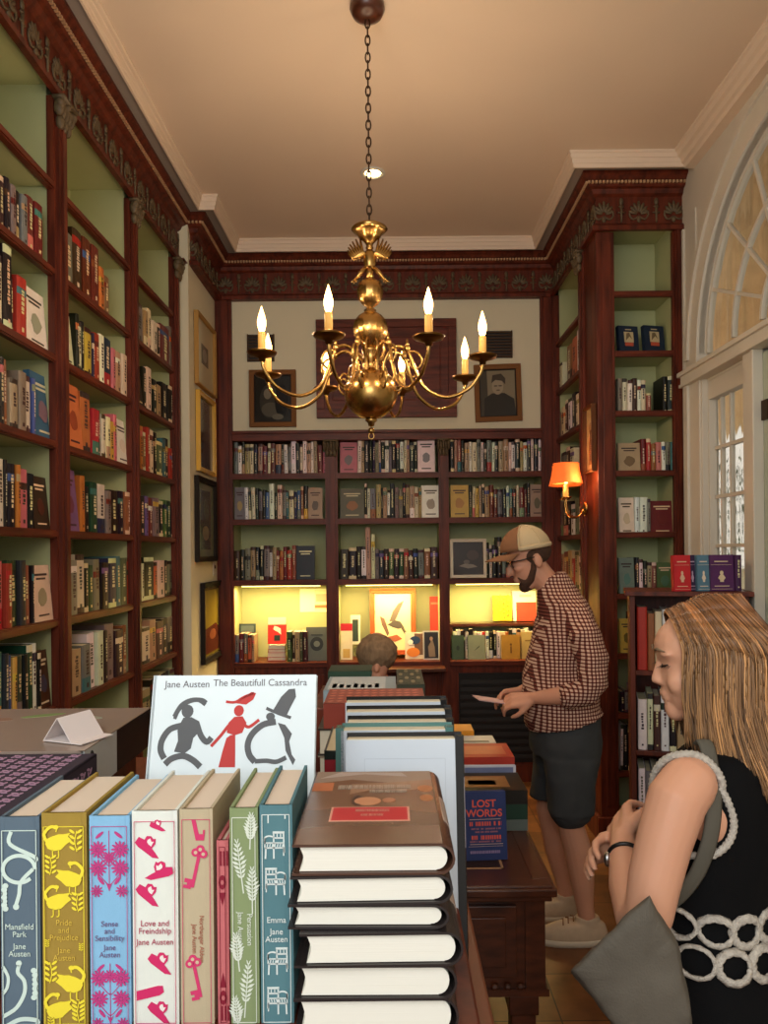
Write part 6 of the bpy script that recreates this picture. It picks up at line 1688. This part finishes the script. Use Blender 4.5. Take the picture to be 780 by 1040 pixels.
for j in range(PN+1):
    phi = p0+(p1-p0)*j/PN; e = endlv(phi); dj = .0018*sin(j*2.4)+.0012*sin(j*5.1)
    for i in range(LN+1): vs.append(hp(phi, e*i/LN, dj*min(1,i/6)))
base_ = len(m.v)
for j in range(PN):
    for i in range(LN):
        z = vs[j*(LN+1)+i].z; m.use('blonde_hair', hcol(cols[j]-.12, z))
        a = j*(LN+1)+i
        m.add([vs[a],vs[a+1],vs[a+LN+2],vs[a+LN+1]], [(0,1,2,3)])
hs = m.build('hair', wm); hs['label'] = 'long straight blonde hair'
bm = bmesh.new(); bm.from_mesh(hs.data); bmesh.ops.remove_doubles(bm, verts=bm.verts, dist=1e-6); bm.to_mesh(hs.data); bm.free()
sd = hs.modifiers.new('s','SOLIDIFY'); sd.thickness = .006; sd.offset = -1
m = MB().use('blonde_hair', smooth=True); m.T = HW0
for k in range(950):
    phi = p0-R(6)+(p1-p0+R(12))*hr.random(); e = endlv(phi)+hr.uniform(-.7,.35); e = min(e, 12.95); o0 = hr.uniform(.0005,.006); wob = hr.uniform(-.02,.02); dphi = hr.uniform(-.09,.09); s = hr.gauss(.02,.26)
    st0 = hr.choice([0.1,0.1,0.1,0.1,0.1,3.0])
    pts = [hp(phi+dphi*(i/12.0)**2, st0+(e-st0)*i/12.0, o0+.004*sin(i*.8+k)*.3, wob) for i in range(13)]
    pts = bez([tuple(p) for p in pts], 2)
    m.use('blonde_hair', hcol(s, 1.60)); r_ = hr.uniform(.0007,.0019)
    
    for q0, q1 in ((0,4),(4,6),(6,8),(8,10)): m.use('blonde_hair', hcol(s, pts[q1].z-.01+.02*hr.random())); m.tube(pts[q0:q1+1], r_, 4)
    m.use('blonde_hair', hcol(s, 1.50)); m.tube(pts[10:], [r_]*13+[r_*.7, r_*.2], 4)
m.build('hair_strands', hs)

# ---- seated person behind the desk, only the bowed head shows
PXc, PYc = -.075, 3.78
sp = thing('person', 'seated person with short grey-brown hair, head bowed behind the table of books', 'person', (PXc,PYc,0))
b = MB().use('skin', smooth=True)
b.ell((PXc,PYc-.02,1.195),(.076,.094,.098),18,12); b.ell((PXc,PYc-.085,1.145),(.058,.045,.085),16,12); b.limb([(PXc,PYc-.125,1.16,.012),(PXc,PYc-.138,1.125,.014)],8); b.ell((PXc,PYc-.122,1.09),(.022,.012,.009)); b.limb([(PXc,PYc+.01,1.12,.05),(PXc,PYc+.04,1.02,.055)],12)
for sg in (-1,1):
    b.ell((PXc+sg*.078,PYc-.01,1.165),(.009,.018,.03)); b.ell((PXc+sg*.03,PYc-.125,1.165),(.012,.006,.007))
    b.limb([(PXc+sg*.17,PYc+.03,.94,.045),(PXc+sg*.22,PYc+.0,.80,.042),(PXc+sg*.20,PYc-.15,.735,.038),(PXc+sg*.10,PYc-.30,.80,.03),(PXc+sg*.06,PYc-.36,.81,.024)],12)
    hand(b, (PXc+sg*.06,PYc-.36,.81), (-sg*.3,-1,0), (0,0,1), .95, -sg, .4)
    b.limb([(PXc+sg*.09,PYc+.02,.52,.08),(PXc+sg*.10,PYc-.35,.50,.06),(PXc+sg*.10,PYc-.38,.30,.05),(PXc+sg*.10,PYc-.36,.08,.035),(PXc+sg*.10,PYc-.46,.04,.03)],12)
b.rings([(PXc,PYc+.04,1.0,.12,.08),(PXc,PYc+.04,.9,.16,.10),(PXc,PYc+.04,.7,.14,.10),(PXc,PYc+.04,.52,.16,.12)])
remesh(b.build('body', sp, True), .007, 2)
m = MB().use('grey_hair', smooth=True); m.ell((PXc,PYc-.055,1.195),(.104,.094,.094),20,12); m.ell((PXc,PYc+.03,1.17),(.092,.075,.085),18,12); m.ell((PXc-.02,PYc-.05,1.25),(.05,.045,.04)); remesh(m.build('hair', sp, True), .007, 2, (.03,.012))
m = MB().use('shorts', smooth=True); m.rings([(PXc,PYc+.04,1.03,.08,.07),(PXc,PYc+.04,.99,.17,.10),(PXc,PYc+.04,.9,.19,.12),(PXc,PYc+.04,.7,.165,.12),(PXc,PYc+.03,.50,.18,.15)])
for sg in (-1,1):
    m.limb([(PXc+sg*.15,PYc+.03,.96,.06),(PXc+sg*.225,PYc,.80,.055)],12); m.limb([(PXc+sg*.09,PYc+.02,.53,.095),(PXc+sg*.10,PYc-.35,.51,.075),(PXc+sg*.10,PYc-.37,.14,.06)],12)
remesh(m.build('clothes', sp, True), .009, 2)
chr_ = thing('chair', 'plain wooden chair behind the writing desk', 'chair', (PXc,PYc+.05,0))
m = MB().use('desk_wood'); m.box(-.21,.21,-.22,.18,.41,.44); m.build('seat', chr_, bevel=.004)
for x in (-.18,.18):
    for y in (-.18,.16): m = MB().use('desk_wood'); m.box(x-.018,x+.018,y-.018,y+.018,0,.41); m.build('leg', chr_)
m = MB().use('desk_wood'); m.box(-.20,.20,.175,.195,.44,.85); m.build('backrest', chr_, bevel=.004)

# ------------------------------------------------------------------ lights
def light(kind, name, loc, power, col, **k):
    l = bpy.data.lights.new(name, kind); l.energy = power; l.color = col
    for a, v in k.items():
        if a != 'rot': setattr(l, a, v)
    o = bpy.data.objects.new(name, l); COL.objects.link(o); o.location = loc
    if 'rot' in k: o.rotation_euler = k['rot']
    return o
for ad in arm_angles:
    a = R(ad); light('POINT', 'candle_light', (CX+.46*sin(a)*1.0, CY-.46*cos(a), 2.60), P_BULB, (1,.73,.48), shadow_soft_size=.018)
for dx, dy in ((-.20,-.03),(-.055,-.16)): light('POINT', 'lamp_light', (1.19+dx, 4.56+dy, 2.13), P_LAMP, (1,.55,.25), shadow_soft_size=.02)
for b_ in BX: light('AREA', 'counter_light', ((b_[0]+b_[1])/2, 5.565, 1.44), P_CTR, (1,.68,.26), shape='RECTANGLE', size=.60, size_y=.03)
light('SPOT', 'downlight', (-.085,4.40,3.90), P_DOWN, (1,.84,.62), spot_size=R(75), spot_blend=.6, shadow_soft_size=.04)
light('POINT', 'ceiling_fill_light', (.2,-.9,2.75), 20.0, (1,.78,.56), shadow_soft_size=.25)  # added warm fill behind the camera, no fixture; brightens ceiling and upper shelves
light('AREA', 'shop_window_daylight', (-.55,-1.1,2.75), P_WIN, (.86,.95,1.0), shape='RECTANGLE', size=2.0, size_y=1.8, rot=(R(66),0,R(-8)))
w = bpy.data.worlds.new('world'); SC.world = w; w.use_nodes = True
w.node_tree.nodes['Background'].inputs[0].default_value = (1.0,.93,.84,1); w.node_tree.nodes['Background'].inputs[1].default_value = P_WORLD
light('SUN', 'sun', (6,4,8), 2.2, (1,.93,.8), angle=.02, rot=(R(40),R(12),R(60)))

cam = bpy.data.cameras.new('camera'); co = bpy.data.objects.new('camera', cam); COL.objects.link(co)
cam.sensor_width = 36; cam.sensor_fit = 'AUTO'; cam.lens = F/1040*36; cam.clip_start = .05
cam.shift_x = -(HX-390)/1040; cam.shift_y = (HY-520)/1040
co.matrix_world = Matrix.Translation((0,0,EYE)) @ Matrix.Rotation(pi/2,4,'X') @ Matrix.Rotation(-ROLL,4,'Z')
SC.camera = co
vs_ = SC.view_settings; SC.display_settings.display_device = 'sRGB'; vs_.view_transform = 'Standard'; vs_.look = 'None'; vs_.gamma = 1; vs_.use_curve_mapping = False; vs_.exposure = EXPO
